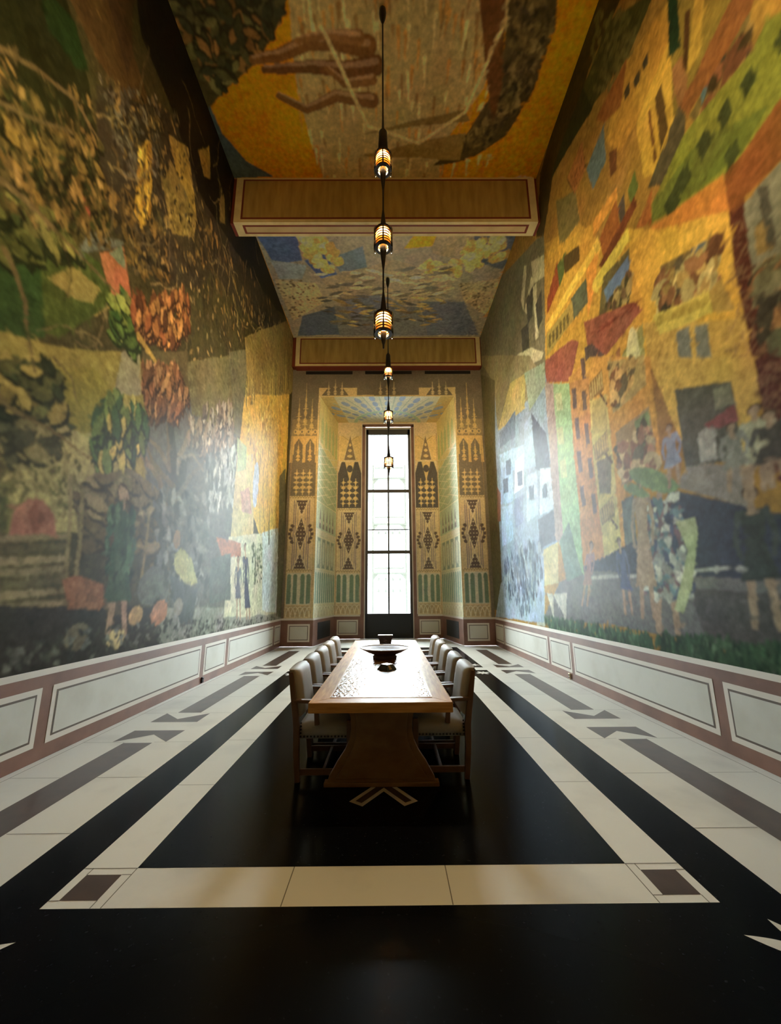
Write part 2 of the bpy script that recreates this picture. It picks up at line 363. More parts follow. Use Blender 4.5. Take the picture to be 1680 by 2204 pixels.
P(qa(1285, 310, 1400, 90, 1469, 30, 1800, -100, 1800, 400, 1469, 560, 1180, 960, 735, 1260, 735, 1160, 920, 760), (130, 126, 26))
P(qa(740, 1250, 750, 1130, 1000, 800, 1400, 600, 1240, 870, 1000, 1070), (102, 106, 30))
for x, y in ((1275, 470), (1145, 650), (1030, 815), (1185, 870), (915, 1010), (855, 1140), (1465, 230)): P(qa(x - 46, y + 20, x + 18, y - 105, x + 48, y - 20, x - 14, y + 95), (64, 68, 30))
P(qa(1320, -100, 1800, -300, 1800, -100, 1469, 60, 1400, 110), (176, 122, 26))
P(qa(1800, 300, 1469, 550, 1250, 870, 1140, 985, 1170, 1210, 1260, 1110, 1469, 900, 1800, 620), (138, 76, 22))
P(qa(735, 1280, 1135, 985, 1170, 1195, 940, 1330, 770, 1390), (200, 118, 20)); P(qa(645, 1295, 740, 1060, 740, 1260), (166, 88, 22))
P(qa(605, 1290, 740, 1290, 1162, 1195, 1335, 2230, 740, 2230, 610, 1500), (216, 156, 26)); P(qa(700, 1820, 1260, 1800, 1335, 2230, 740, 2230), (200, 150, 52))
P(qa(790, 1500, 1090, 1325, 1122, 1590, 800, 1765), (122, 92, 46)); P(qa(960, 1400, 1090, 1330, 1100, 1430, 980, 1480), (84, 92, 92))
patch(R, qa(760, 1600, 1100, 1380, 1125, 1600, 800, 1770), 120, .14, [(170, 130, 60), (110, 66, 36), (80, 66, 46), (190, 160, 90), (140, 90, 50)])
P(qa(750, 1780, 1062, 1640, 1090, 1760, 790, 1890), (208, 176, 58)); P(qa(1062, 1640, 1140, 1565, 1212, 1752, 1090, 1760), (168, 128, 50))
for i in range(6): R.ovalpx(*qa(800 + 45 * i, 1800 - 19 * i)[0], .10, .07, .4, (170, 138, 40), .8)
for x in (880, 985): P(qa(x, 1870 - (x - 880) * .3, x + 70, 1838 - (x - 880) * .1, x + 104, 2105, x + 24, 2122), (124, 118, 100))
P(qa(1165, 1200, 1262, 1110, 1400, 1900, 1480, 2230, 1332, 2230), (88, 42, 26))
for i in range(150): a, b = qa(RS.uniform(1190, 1440), RS.uniform(1200, 2200))[0]; R.stroke([R.p(a, b), tuple(np.array(R.p(a, b)) + RS.uniform(-.14, .14, 2))], .014, .014, (140, 100, 60), False, .7)
P(qa(1255, 1150, 1469, 905, 1800, 700, 1800, 1300, 1469, 1420, 1310, 1500), (132, 122, 92)); P(qa(1320, 1280, 1400, 1200, 1430, 1400, 1335, 1440), (150, 116, 56)); P(qa(1335, 1050, 1400, 1040, 1440, 1380, 1390, 1400), (84, 76, 58))
P(qa(1312, 1510, 1469, 1420, 1800, 1300, 1800, 1750, 1469, 1760, 1370, 1880), (92, 80, 48)); P(qa(1375, 1890, 1469, 1790, 1800, 1750, 1800, 2230, 1440, 2230), (98, 92, 60))
patch(R, qa(1330, 1560, 1469, 1480, 1600, 1700, 1380, 1860), 50, .12, [(70, 60, 40), (150, 100, 50), (120, 110, 70)])
P(qa(120, 1390, 330, 1260, 440, 1350, 610, 1290, 615, 1500, 705, 1720, 690, 1840, 480, 2230, 120, 2230), (198, 140, 28))
P(qa(200, 1130, 310, 1080, 335, 1240, 220, 1400), (124, 106, 54)); P(qa(370, 960, 465, 715, 485, 900, 410, 1070), (104, 116, 116)); P(qa(260, 1010, 345, 800, 365, 950, 300, 1100), (74, 52, 26))
for i in range(6): P(qa(262 + 14 * i, 1000 - 34 * i, 276 + 14 * i, 970 - 34 * i, 312 + 10 * i, 1085 - 22 * i, 302 + 10 * i, 1100 - 22 * i), (176, 104, 40))
P(qa(500, 860, 545, 830, 540, 960, 505, 1010), (110, 66, 28)); P(qa(600, 1080, 640, 960, 660, 1060, 620, 1160), (96, 104, 40)); P(qa(545, 1170, 580, 1090, 590, 1230, 560, 1260), (88, 72, 60))
P(qa(400, 1330, 480, 1120, 640, 830, 560, 1090, 470, 1330, 440, 1360), (168, 118, 40)); P(qa(405, 1260, 540, 1060, 545, 1130, 410, 1340), (222, 140, 30)); P(qa(445, 1350, 540, 1120, 560, 1330, 470, 1480), (160, 84, 26))
P(qa(150, 1420, 400, 1270, 410, 1335, 160, 1505), (208, 150, 30)); P(qa(370, 1490, 445, 1390, 415, 1640, 380, 1790), (226, 140, 28))
P(qa(150, 1690, 205, 1470, 218, 1610, 150, 1775), (152, 66, 32)); P(qa(205, 1500, 255, 1415, 245, 1545, 220, 1620), (92, 102, 50)); P(qa(240, 1450, 328, 1382, 332, 1470, 250, 1545), (84, 62, 30))
P(qa(135, 1850, 400, 1400, 435, 1330, 445, 1400, 150, 1880), (226, 176, 44)); P(qa(282, 1690, 372, 1565, 382, 1700, 298, 1800), (88, 90, 66))
P(qa(440, 1500, 640, 1105, 655, 1160, 465, 1520), (114, 56, 26)); P(qa(405, 1590, 605, 1280, 612, 1350, 430, 1650, 408, 1630), (224, 188, 50))
P(qa(465, 1560, 612, 1400, 615, 1700, 440, 1785), (112, 94, 50)); P(qa(468, 1640, 604, 1445, 612, 1545, 490, 1712), (104, 122, 144))
patch(R, qa(480, 1700, 610, 1560, 620, 1700, 470, 1770), 40, .10, [(80, 70, 40), (160, 130, 70), (110, 80, 50)])
P(qa(145, 1890, 290, 1700, 300, 1800, 150, 2010), (164, 132, 54))
for i in range(6): P(qa(158 + 20 * i, 1900 - 24 * i, 170 + 20 * i, 1880 - 24 * i, 172 + 20 * i, 1950 - 24 * i, 160 + 20 * i, 1970 - 24 * i), (104, 84, 40))
P(qa(580, 1990, 692, 1825, 715, 2160, 490, 2240), (152, 140, 70)); R.ovalpx(*qa(640, 2060)[0], .16, .55, .1, (208, 192, 130)); P(qa(495, 2030, 560, 1960, 575, 2200, 500, 2230), (150, 92, 46))
P(qa(355, 1815, 640, 1708, 692, 1742, 480, 2010, 380, 1980), (148, 78, 54)); P(qa(138, 2035, 290, 1915, 328, 1930, 280, 2155, 138, 2165), (156, 80, 60)); P(qa(358, 1965, 400, 1940, 475, 2005, 368, 2075), (88, 66, 60))
for i in range(26): x = RS.uniform(380, 640); R.stroke([R.p(*qa(x, 1950 - (x - 380) * .8 + RS.uniform(-60, 10))[0]), R.p(*qa(x + 60, 1880 - (x - 380) * .8)[0])], .03, .02, (120, 48, 30), False, .6)
P(qa(95, 1345, 132, 1330, 142, 2230, -240, 2230, -240, 1700), (120, 110, 84))
for v in ((60, 1480, 130, 1440, 135, 1560, 75, 1600), (20, 1760, 60, 1560, 80, 1570, 40, 1780), (70, 1620, 90, 1600, 100, 1900, 84, 1920), (0, 1700, 20, 1500, 34, 1500, 16, 1760), (-20, 2000, 60, 1960, 70, 2040, 0, 2080), (60, 1960, 130, 1990, 120, 2030, 66, 2050)): P(qa(*v), (196, 182, 142))
for v in ((30, 1690, 70, 1610, 68, 1780, 40, 1830), (84, 1720, 118, 1640, 124, 1800, 96, 1860), (4, 1860, 44, 1820, 50, 1960, 10, 1990)): P(qa(*v), (76, 72, 62))
# lower part
P(qb(480, 90, 600, -30, 945, -30, 1015, 560, 800, 700, 835, 1195, 556, 1200, 530, 400), (202, 138, 48))
P(qb(480, 120, 592, 80, 685, 1195, 552, 1205), (192, 126, 60))
for x, y in ((496, 150), (553, 160), (515, 320), (570, 345), (528, 505), (588, 540), (542, 700), (606, 745), (545, -20)): P(qb(x, y, x + 24, y - 6, x + 34, y + 110, x + 12, y + 116), (106, 78, 68))
P(qb(602, 200, 700, 250, 800, 1195, 690, 1195, 622, 560), (200, 172, 90)); P(qb(640, 560, 720, 520, 720, 740, 655, 740), (120, 104, 76)); P(qb(605, 230, 690, 180, 700, 380, 625, 400), (180, 150, 80))
for x, y, s in ((590, 130, 1), (620, 465, 1), (654, 835, 1)):
    P(qb(x, y, x + 78, y - 90, x + 88, y + 30, x + 14, y + 90), (104, 76, 50), alpha=.75)
    for k in range(6): P(qb(x + 6 + 13 * k, y - 4 - 14 * k, x + 12 + 13 * k, y - 10 - 14 * k, x + 22 + 12 * k, y + 70 - 12 * k, x + 16 + 12 * k, y + 78 - 12 * k), (186, 150, 82))
    P(qb(x + 60, y + 50, x + 72, y + 44, x + 112, y + 100, x + 102, y + 112), (92, 64, 46))
P(qb(700, 0, 912, -40, 922, 130, 730, 285), (176, 142, 76)); P(qb(744, 392, 940, 248, 988, 590, 780, 695), (152, 122, 78)); P(qb(855, 330, 935, 270, 975, 580, 900, 560), (120, 130, 80))
patch(R, qb(745, 480, 960, 340, 980, 600, 785, 690), 70, .13, [(120, 80, 60), (190, 160, 110), (90, 80, 60), (160, 110, 80)]); patch(R, qb(705, 20, 850, 0, 840, 180, 735, 270), 40, .12, [(140, 90, 50), (200, 150, 80), (110, 90, 60)])
P(qb(945, -30, 1520, -30, 1560, 240, 1470, 560, 1390, 110, 1085, 150, 1125, 470, 1110, 690, 1010, 560), (206, 156, 58)); P(qb(945, 20, 1135, 470, 1105, 700, 1010, 560), (150, 100, 46))
P(qb(1085, 152, 1392, 108, 1475, 560, 1140, 600), (90, 84, 70)); P(qb(1290, 160, 1390, 120, 1405, 230, 1305, 275), (124, 118, 92)); P(qb(1245, 355, 1412, 235, 1440, 330, 1280, 395), (142, 74, 70))
P(qb(1205, 405, 1250, 375, 1300, 400, 1315, 560, 1222, 572), (168, 158, 142)); P(qb(1085, 700, 1150, 590, 1455, 590, 1490, 830), (142, 126, 112))
P(qb(1520, -30, 1900, -30, 1900, 800, 1640, 660, 1565, 230), (88, 42, 32))
for i in range(120): a, b = qb(RS.uniform(1540, 1690), RS.uniform(0, 600))[0]; R.stroke([R.p(a, b), tuple(np.array(R.p(a, b)) + RS.uniform(-.12, .12, 2))], .012, .012, (140, 96, 66), False, .6)
P(qb(780, 780, 850, 740, 880, 1190, 820, 1195), (98, 98, 88)); P(qb(480, 1190, 1100, 900, 1090, 720, 1480, 830, 1900, 890, 1900, 1330, 1150, 1260, 480, 1330), (60, 62, 72))
P(qb(560, 1180, 1900, 1240, 1900, 1900, 1300, 1600, 700, 1480, 340, 1450, 430, 1240), (108, 101, 94)); P(qb(1150, 1270, 1900, 1330, 1900, 1900, 1500, 1640, 1250, 1560), (84, 76, 70)); P(qb(600, 1210, 860, 1195, 1520, 1145, 1520, 1160, 860, 1212, 600, 1232), (170, 164, 148))
P(qb(1040, 720, 1480, 820, 1480, 1100, 1160, 1180), (58, 59, 70))
for v in ((300, 1480, 348, 1280, 348, 1495), (395, 1310, 470, 1300, 470, 1460), (360, 1305, 395, 1310, 400, 1460)): P(qb(*v), (186, 176, 152))
# blue-grey house group near the window
P(qb(60, 100, 350, 60, 430, 1000, 345, 1200, 100, 1260, 70, 700), (140, 150, 164)); P(qb(-40, -40, 260, -40, 350, 110, 80, 380, 60, 120), (150, 132, 92)); P(qb(80, 390, 150, 120, 240, 60, 230, 260), (196, 164, 88)); P(qb(230, 60, 345, 0, 350, 130, 260, 280), (150, 158, 130))
for v, c in (((90, 400, 180, 270, 180, 420, 95, 480), (112, 118, 130)), ((270, 288, 352, 400, 388, 640, 292, 600), (84, 84, 100)), ((90, 520, 225, 468, 240, 600, 100, 620), (166, 186, 208)), ((230, 350, 268, 296, 296, 590, 230, 600), (152, 168, 188)),
             ((318, 600, 382, 588, 402, 820, 318, 864), (190, 200, 214)), ((308, 885, 402, 830, 412, 1010, 320, 1052), (88, 86, 100)), ((178, 560, 228, 515, 226, 700, 174, 745), (200, 204, 214)), ((98, 600, 166, 590, 166, 785, 98, 805), (152, 172, 198)),
             ((240, 640, 300, 610, 310, 860, 245, 900), (170, 180, 198)), ((170, 780, 225, 740, 225, 900, 180, 940), (120, 128, 148)), ((100, 820, 165, 800, 170, 1000, 105, 1040), (160, 176, 196))): P(qb(*v), c)
for x, y in ((110, 660), (125, 560), (255, 700), (330, 690), (190, 620)): P(qb(x, y, x + 28, y - 12, x + 30, y + 70, x + 4, y + 80), (92, 98, 116))
P(qb(384, 125, 484, 120, 566, 1205, 430, 1010), (150, 176, 122)); P(qb(345, 115, 392, 125, 455, 1060, 408, 1000), (162, 134, 124)); P(qb(480, 900, 556, 1200, 470, 1240, 430, 1010), (112, 128, 108))
for x, y in ((405, 180), (412, 370), (430, 560)): P(qb(x, y, x + 34, y - 8, x + 44, y + 90, x + 10, y + 96), (180, 182, 128))
P(qb(340, 1060, 422, 1015, 424, 1245, 346, 1265), (190, 166, 100)); P(qb(-40, 60, 64, 100, 66, 420, 104, 1250, 74, 1400, 40, 1400), (104, 92, 62)); P(qb(76, 700, 98, 740, 98, 900, 80, 900), (150, 90, 66))
P(qb(100, 1240, 345, 1195, 345, 1470, 68, 1440), (160, 170, 184)); R.leaves(qb(120, 1120, 330, 980, 330, 1330, 230, 1430, 120, 1300), 260, .15, [(92, 102, 118), (120, 130, 140), (76, 82, 96), (150, 156, 160)], (-1.9, -1.2), .4)
R.leaves(qb(340, 1440, 420, 1455, 900, 1550, 1680, 1625, 1900, 1640, 1900, 1900, 1000, 1630, 400, 1530), 900, .10, [(56, 84, 52), (76, 100, 66), (44, 68, 44)], (1.1, 2.0), .3)
walker(R, qb(990, 630)[0], qb(1040, 1520)[0], .62, (128, 126, 118), hem=.3)
R.leaves(qb(900, 800, 1090, 740, 1130, 1000, 1190, 1330, 930, 1330, 880, 1100), 260, .10, [(150, 146, 128), (72, 76, 92), (92, 112, 110), (190, 184, 160), (110, 80, 80)], (-1.6, 1.6), .5)
walker(R, qb(880, 600)[0], qb(930, 1440)[0], .45, (160, 128, 96), hem=.3); P(qb(1090, 900, 1200, 880, 1215, 960, 1180, 1280, 1130, 1420, 1080, 1400, 1160, 1060), (170, 172, 116))
R.ovalpx(*qb(950, 660)[0], .50, .14, .5, (112, 128, 78)); R.ovalpx(*qb(860, 720)[0], .30, .08, .5, (112, 124, 72))
walker(R, qb(1490, 700)[0], qb(1600, 1490)[0], .42, (58, 62, 54)); walker(R, qb(1520, 240)[0], qb(1560, 720)[0], .40, (176, 164, 128)); walker(R, qb(1600, 280)[0], qb(1640, 700)[0], .40, (76, 68, 58)); walker(R, qb(1390, 350)[0], qb(1430, 720)[0], .32, (136, 128, 112))
walker(R, qb(765, 990)[0], qb(820, 1420)[0], .30, (70, 78, 104)); walker(R, qb(610, 1010)[0], qb(570, 1370)[0], .32, (150, 110, 96)); walker(R, qb(1050, 340)[0], qb(1080, 690)[0], .30, (138, 136, 150))
R.mute(.16); R.dapple(5000, .07, .35, .22, 31); R.dapple(8000, .035, .4, .35, 32); R.rough(.34, 21); R.build('wall_right', M['fresco'], (1.0, 1.14, 1.25), flip=True)['label'] = 'right wall painted with a crowded hill town of golden and grey houses'

# ---- left wall: dark orchard and farmyard, brightening towards the window
L = Canvas((XL, 0, 0), (0, 1, 0), (0, 0, 1), sa_w, sb_w, (72, 64, 34), .06)
P = L.poly
P(qc(-300, -300, 300, -300, 500, 480, 560, 800, 200, 620, -300, 300), (42, 42, 18)); P(qc(230, -100, 420, 120, 500, 400, 420, 380, 260, 120), (36, 54, 22)); P(qc(310, -200, 560, -200, 780, 380, 860, 620, 700, 520, 560, 360), (88, 64, 30)); P(qc(560, -200, 770, -200, 740, 300, 720, 420), (72, 52, 28))
P(qc(730, -300, 960, -300, 1310, 960, 1450, 1340, 1640, 1800, 1560, 1750, 1330, 1420, 1130, 1100, 980, 640, 800, 200), (34, 28, 20)); P(qc(980, 640, 1130, 1100, 1330, 1420, 1560, 1750, 1640, 1900, 1500, 1900, 1250, 1600, 1100, 1300, 960, 900), (60, 50, 34))
P(qc(-300, 350, 200, 620, 560, 800, 620, 1400, 450, 1420, -300, 900), (70, 60, 26)); P(qc(540, 480, 960, 640, 1120, 1100, 1220, 1480, 1120, 1650, 760, 1500, 640, 1300, 560, 900), (64, 54, 36))
L.leaves(qc(-100, 330, 250, 640, 300, 1240, 0, 1000, -100, 800), 150, .16, [(150, 118, 46), (110, 92, 40), (80, 76, 34), (48, 50, 22)], (-1.2, 1.2), .5, (34, 32, 14)); L.leaves(qc(260, 700, 560, 780, 600, 1300, 300, 1240), 110, .13, [(120, 96, 40), (86, 76, 34), (50, 50, 22)], (-1.2, 1.2), .5, (36, 32, 16))
L.leaves(qc(560, 440, 900, 560, 900, 1000, 700, 1000), 140, .05, [(120, 108, 84), (90, 80, 62)], (-1, 1), .7); L.leaves(qc(600, 1050, 900, 1200, 960, 1600, 720, 1560), 120, .12, [(130, 100, 44), (90, 74, 40), (56, 48, 30)], (-1.4, 1.4), .4)
L.leaves(qc(1100, 1150, 1400, 1500, 1640, 1900, 1450, 2000, 1100, 1600), 200, .11, [(110, 86, 44), (80, 66, 40), (140, 104, 50), (54, 46, 32)], (-1.6, -.6), .35)
P(qc(955, 775, 1062, 835, 1110, 1230, 1010, 1060), (168, 132, 50)); P(qc(915, 1020, 960, 900, 1110, 1230, 1095, 1340, 970, 1320), (134, 108, 50)); L.leaves(qc(940, 1020, 1090, 1220, 1090, 1330, 960, 1300), 60, .08, [(160, 130, 60), (110, 86, 40)], (.9, 1.5), .25)
P(qc(800, 800, 850, 790, 860, 1060, 835, 1260, 800, 1270, 760, 1200, 785, 960), (196, 148, 36)); L.leaves(qc(790, 820, 850, 820, 850, 1220, 770, 1200), 40, .12, [(222, 176, 54), (160, 112, 30)], (1.2, 1.8), .25)
P(qc(1120, 850, 1180, 820, 1185, 1000, 1150, 990), (168, 128, 44)); P(qc(1240, 1120, 1270, 1100, 1270, 1260, 1240, 1260), (130, 100, 44))
P(qc(560, 1420, 700, 1400, 740, 1700, 620, 1680), (176, 108, 60)); P(qc(610, 1420, 690, 1400, 720, 1560), (120, 128, 92)); P(qc(500, 1280, 700, 1370, 690, 1400, 560, 1400, 450, 1420), (104, 102, 84)); P(qc(640, 1500, 720, 1540, 735, 1690, 640, 1600), (180, 104, 62)); P(qc(455, 1080, 505, 1150, 500, 1280), (150, 76, 46)); P(qc(520, 1740, 620, 1690, 620, 1720, 530, 1780), (188, 150, 74))
P(qc(-300, 1100, 320, 1300, 560, 1480, 640, 1700, 330, 1900, -300, 1700), (74, 84, 30)); P(qc(-300, 1500, 200, 1420, 260, 1900, -300, 2000), (52, 74, 30))
L.leaves(qc(-60, 1080, 360, 1240, 430, 1420, 0, 1420), 120, .13, [(96, 96, 40), (120, 112, 50), (54, 60, 26)], (-1.2, 1.2), .5, (36, 40, 18))
# big field and lower orchard
P(qd(-300, -250, 330, -90, 640, -60, 780, -40, 860, 250, 850, 800, 480, 900, 330, 560, 0, 420, -300, 500), (144, 126, 56)); P(qd(-300, -80, 140, 0, 480, 340, 300, 480, -300, 330), (66, 70, 38)); P(qd(120, 0, 520, 30, 640, 160, 520, 400, 360, 330), (138, 122, 46))
P(qd(330, 400, 520, 380, 860, 780, 560, 1040, 430, 960, 0, 990, -300, 1000, -300, 560, 100, 460), (172, 152, 92)); P(qd(-300, 480, 110, 560, 160, 960, -300, 1040), (130, 118, 66)); P(qd(-300, 640, 60, 650, 50, 960, -300, 980), (92, 90, 52)); P(qd(690, -20, 785, -20, 800, 170, 720, 160), (166, 140, 82))
P(qc(680, 2000, 780, 1900, 790, 2230, 640, 2230), (150, 138, 100)); P(qc(250, 1560, 420, 1500, 560, 1620, 520, 1700, 420, 1680), (146, 128, 60))
L.leaves(qc(620, 1680, 730, 1660, 770, 2000, 640, 1900), 60, .15, [(96, 120, 46), (140, 146, 60), (60, 88, 38)], (-1.4, 1.4), .5, (40, 52, 22))
L.leaves(qc(745, 1720, 1060, 1640, 1070, 1900, 960, 1940, 760, 1900), 170, .15, [(176, 112, 54), (140, 80, 40), (200, 136, 66), (104, 62, 34)], (-1.8, -.9), .38, (64, 40, 24))
# small leaves and twigs over the fields
for reg, n, sz, cols in ((qc(-60, 300, 520, 560, 620, 1380, 0, 1200), 300, .075, [(112, 90, 40), (40, 38, 18), (86, 74, 34), (140, 110, 52), (56, 58, 26)]), (qc(560, 420, 1000, 640, 1240, 1500, 760, 1560), 420, .06, [(120, 96, 50), (150, 118, 60), (48, 40, 26), (92, 80, 54)]),
        (qc(1060, 1500, 1640, 1850, 1640, 2200, 1080, 2200), 360, .07, [(140, 112, 62), (96, 84, 56), (60, 52, 36), (166, 134, 80)]), (qd(860, 250, 1330, 200, 1330, 1300, 880, 1400), 420, .07, [(120, 114, 100), (70, 68, 58), (150, 144, 128), (96, 92, 78)]),
        (qd(-60, 300, 480, 420, 420, 900, 0, 900), 140, .06, [(176, 154, 92), (120, 106, 62), (96, 90, 50)]), (qd(430, 700, 860, 600, 860, 1400, 430, 1400), 220, .06, [(134, 116, 82), (60, 54, 40), (96, 84, 60)])): L.leaves(reg, n, sz, cols, (-2.2, -.4), .38)
rb = np.random.RandomState(77)
for i in range(130):                                                     # thin twigs over the orchard
    a, b = rb.uniform(2.6, 12.8), rb.uniform(2.5, 10.6); g = rb.uniform(0, 6.28); pts = [(a, b)]
    for k in range(7): g += rb.uniform(-.6, .6); pts.append((pts[-1][0] + .13 * math.cos(g), pts[-1][1] + .16 * math.sin(g)))
    L.stroke(pts, .035, .012, ((120, 100, 60), (50, 42, 26), (150, 124, 74))[i % 3], False, .8)
# trees: trunks, boughs, crowns
P(qd(800, -60, 1060, -60, 1080, 260, 830, 280), (98, 84, 50)); P(qd(760, 250, 1320, 200, 1340, 700, 1300, 1400, 850, 1450, 830, 700), (96, 92, 80)); P(qd(1060, 0, 1390, -60, 1370, 420, 1080, 300), (116, 104, 66)); P(qd(1290, -60, 1400, -80, 1370, 420, 1330, 420), (110, 102, 72))
P(qd(940, 560, 1060, 540, 1020, 900, 1010, 1500, 900, 1500, 910, 1000), (70, 68, 56)); P(qd(900, 760, 960, 760, 940, 1440, 860, 1440), (58, 58, 46))
L.stroke(qd(940, 800, 900, 650, 800, 520, 720, 470, 600, 500), .16, .05, (120, 100, 74)); L.stroke(qd(960, 600, 900, 480, 840, 430), .12, .05, (118, 102, 78)); L.stroke(qd(1000, 560, 1060, 400, 1150, 330), .16, .05, (128, 110, 84)); L.stroke(qd(960, 560, 950, 330, 990, 250), .14, .06, (110, 92, 68))
L.stroke(qd(1010, 1500, 1000, 1000, 985, 600, 960, 300), .34, .16, (66, 62, 52)); L.stroke(qd(960, 1480, 950, 1000, 950, 640), .06, .04, (110, 100, 80)); L.stroke(qd(1000, 760, 1090, 620, 1190, 540), .14, .05, (104, 94, 76)); L.stroke(qd(980, 700, 860, 560, 800, 380), .12, .04, (108, 92, 66))
L.stroke(qd(1000, 620, 1000, 540, 1080, 520, 1150, 620), .08, .05, (128, 116, 96)); L.stroke(qc(780, 1900, 850, 2000, 900, 2080, 910, 2200), .10, .06, (178, 138, 54))
L.leaves(qd(800, 40, 1000, 30, 1070, 200, 1000, 330, 830, 280), 170, .15, [(150, 96, 58), (178, 124, 76), (116, 76, 48)], (-2.0, -1.1), .36, (66, 46, 32)); L.leaves(qd(1060, 280, 1300, 230, 1340, 560, 1180, 560, 1060, 440), 170, .15, [(158, 134, 108), (126, 106, 86), (186, 166, 138)], (-2.0, -1.1), .36, (76, 66, 56))
L.leaves(qd(510, 300, 620, 220, 810, 260, 830, 400, 740, 560, 540, 600), 120, .19, [(80, 104, 56), (198, 172, 84), (56, 80, 48), (110, 126, 62)], (-2.0, -1.0), .36, (40, 52, 34)); L.leaves(qd(1150, 560, 1330, 480, 1320, 800, 1180, 860), 200, .14, [(150, 148, 138), (118, 116, 106), (180, 178, 168), (84, 82, 74)], (-2.0, -1.1), .36)
L.leaves(qd(0, 300, 330, 330, 330, 560, 60, 540), 26, .15, [(150, 132, 80), (84, 80, 50)], (-1.5, 1.5), .5, (60, 58, 34)); L.leaves(qd(-60, 0, 330, 0, 360, 300, 0, 280), 60, .15, [(96, 92, 46), (150, 126, 60), (52, 58, 30)], (-1.2, 1.2), .5, (40, 42, 22))
L.leaves(qd(840, 720, 1180, 760, 1180, 1300, 1020, 1400, 860, 1300), 240, .14, [(86, 86, 74), (110, 108, 96), (62, 64, 54), (130, 128, 116)], (-2, 0), .45)
for pts, w in ((qc(-60, 240, 200, 380, 420, 560, 560, 800), .06), (qc(-60, 560, 200, 680, 420, 760), .05), (qc(-60, 960, 160, 1130, 440, 1420, 640, 1640), .07), (qd(-40, 120, 60, 260, 280, 380, 500, 540), .06), (qd(300, -30, 400, 80, 440, 230), .03), (qc(20, 1400, 140, 1700, 200, 2100), .06)): L.stroke(pts, w, w * .5, (112, 92, 52))
# rock, yard things, fence, ground
P(qd(420, 780, 560, 640, 720, 590, 860, 680, 870, 1250, 480, 1250, 430, 1000), (112, 96, 66)); L.leaves(qd(440, 760, 560, 650, 860, 660, 860, 1100, 480, 1100), 90, .20, [(134, 114, 78), (88, 74, 52), (110, 92, 62)], (-.4, .5), .4, (66, 56, 40)); P(qd(430, 1100, 600, 1060, 850, 1090, 850, 1420, 430, 1420), (74, 68, 50))
P(qd(-300, 980, 370, 960, 360, 1380, -300, 1480), (84, 76, 46))
for k in range(7): y = 985 + 62 * k; L.stroke(qd(-300, y + 40 + 8 * k, 60, y + 20, 370, y - 10 * (k % 2)), .085, .06, ((138, 118, 80), (104, 92, 60), (150, 128, 88))[k % 3])
for x, y0 in ((365, 660), (425, 700), (800, 820)): L.stroke(qd(x + 40, y0, x, 1220), .05, .06, (140, 120, 76))
P(qd(60, 980, 90, 850, 160, 780, 240, 790, 300, 860, 312, 980), (166, 104, 80)); P(qd(150, 860, 200, 800, 250, 900, 190, 980), (140, 82, 62))
P(qd(-300, 1360, 330, 1380, 880, 1380, 1550, 1400, 1610, 1450, -300, 1900), (56, 51, 43)); P(qd(880, 1390, 1560, 1380, 1610, 1450, 900, 1600), (142, 138, 120))
P(qd(345, 1225, 420, 1205, 600, 1250, 640, 1300, 560, 1400, 380, 1400), (152, 98, 64)); P(qd(580, 1240, 700, 1250, 720, 1430, 600, 1430), (86, 74, 54))
walker(L, qd(690, 690)[0], qd(660, 1540)[0], .55, (66, 86, 60), hem=.32); L.leaves(qd(600, 820, 750, 810, 740, 1260, 590, 1260), 70, .10, [(56, 80, 56), (84, 108, 76), (46, 62, 46)], (-1.9, -1.2), .4)
P(qd(985, 1090, 1030, 1040, 1080, 1100, 1120, 1250, 1060, 1270, 990, 1180), (170, 164, 100)); P(qd(960, 1200, 1060, 1260, 1120, 1280, 1080, 1480, 1020, 1480, 980, 1340), (74, 78, 72)); L.ovalpx(*qd(1005, 1000)[0], .10, .16, 0, (150, 118, 84))
for x, y, s, c in ((770, 1430, .16, (190, 150, 96)), (900, 1420, .22, (176, 116, 82)), (660, 1560, .16, (204, 176, 116)), (440, 1560, .18, (118, 104, 78)), (860, 1260, .34, (104, 104, 90)), (1010, 1380, .16, (140, 132, 110))): L.ovalpx(*qd(x, y)[0], s, s * .8, .3, c)
L.leaves(qd(-100, 1620, 900, 1460, 1550, 1440, 1550, 1460, 500, 1680, -100, 1790), 260, .06, [(80, 78, 66), (110, 108, 94), (62, 60, 50)], (-1, 1), .5)
# pale gold side near the window
P(qd(1380, 200, 1640, 60, 1615, 640, 1590, 1000, 1470, 1000, 1340, 560), (212, 166, 66)); P(qd(1340, 540, 1430, 520, 1430, 1000, 1300, 1000), (196, 172, 110)); P(qd(1340, 420, 1395, 480, 1390, 600, 1340, 620), (160, 166, 110)); P(qd(1290, 980, 1600, 960, 1590, 1420, 1260, 1440), (196, 188, 152)); P(qd(1480, 960, 1570, 940, 1570, 1420, 1480, 1400), (206, 210, 200))
P(qc(1380, 1900, 1640, 1800, 1680, 2150, 1640, 2230, 1400, 2230), (150, 124, 64))
for k in range(30): x = RS.uniform(1385, 1640); y = 190 - (x - 1385) * .4; L.stroke(qd(x, y + 60, x + 6, y - RS.uniform(60, 220)), .05, .01, ((206, 176, 90), (80, 76, 50), (180, 150, 80), (60, 56, 40))[k % 4])
for k in range(5): L.stroke(qd(1470 + 22 * k, 980, 1460 + 24 * k, 700, 1480 + 22 * k, 400, 1490 + 20 * k, 250), .04, .02, (140, 112, 54))
L.leaves(qd(1400, 250, 1600, 200, 1590, 620, 1400, 560), 160, .11, [(232, 196, 100), (176, 134, 54), (204, 160, 70)], (-1.9, -1.2), .3)
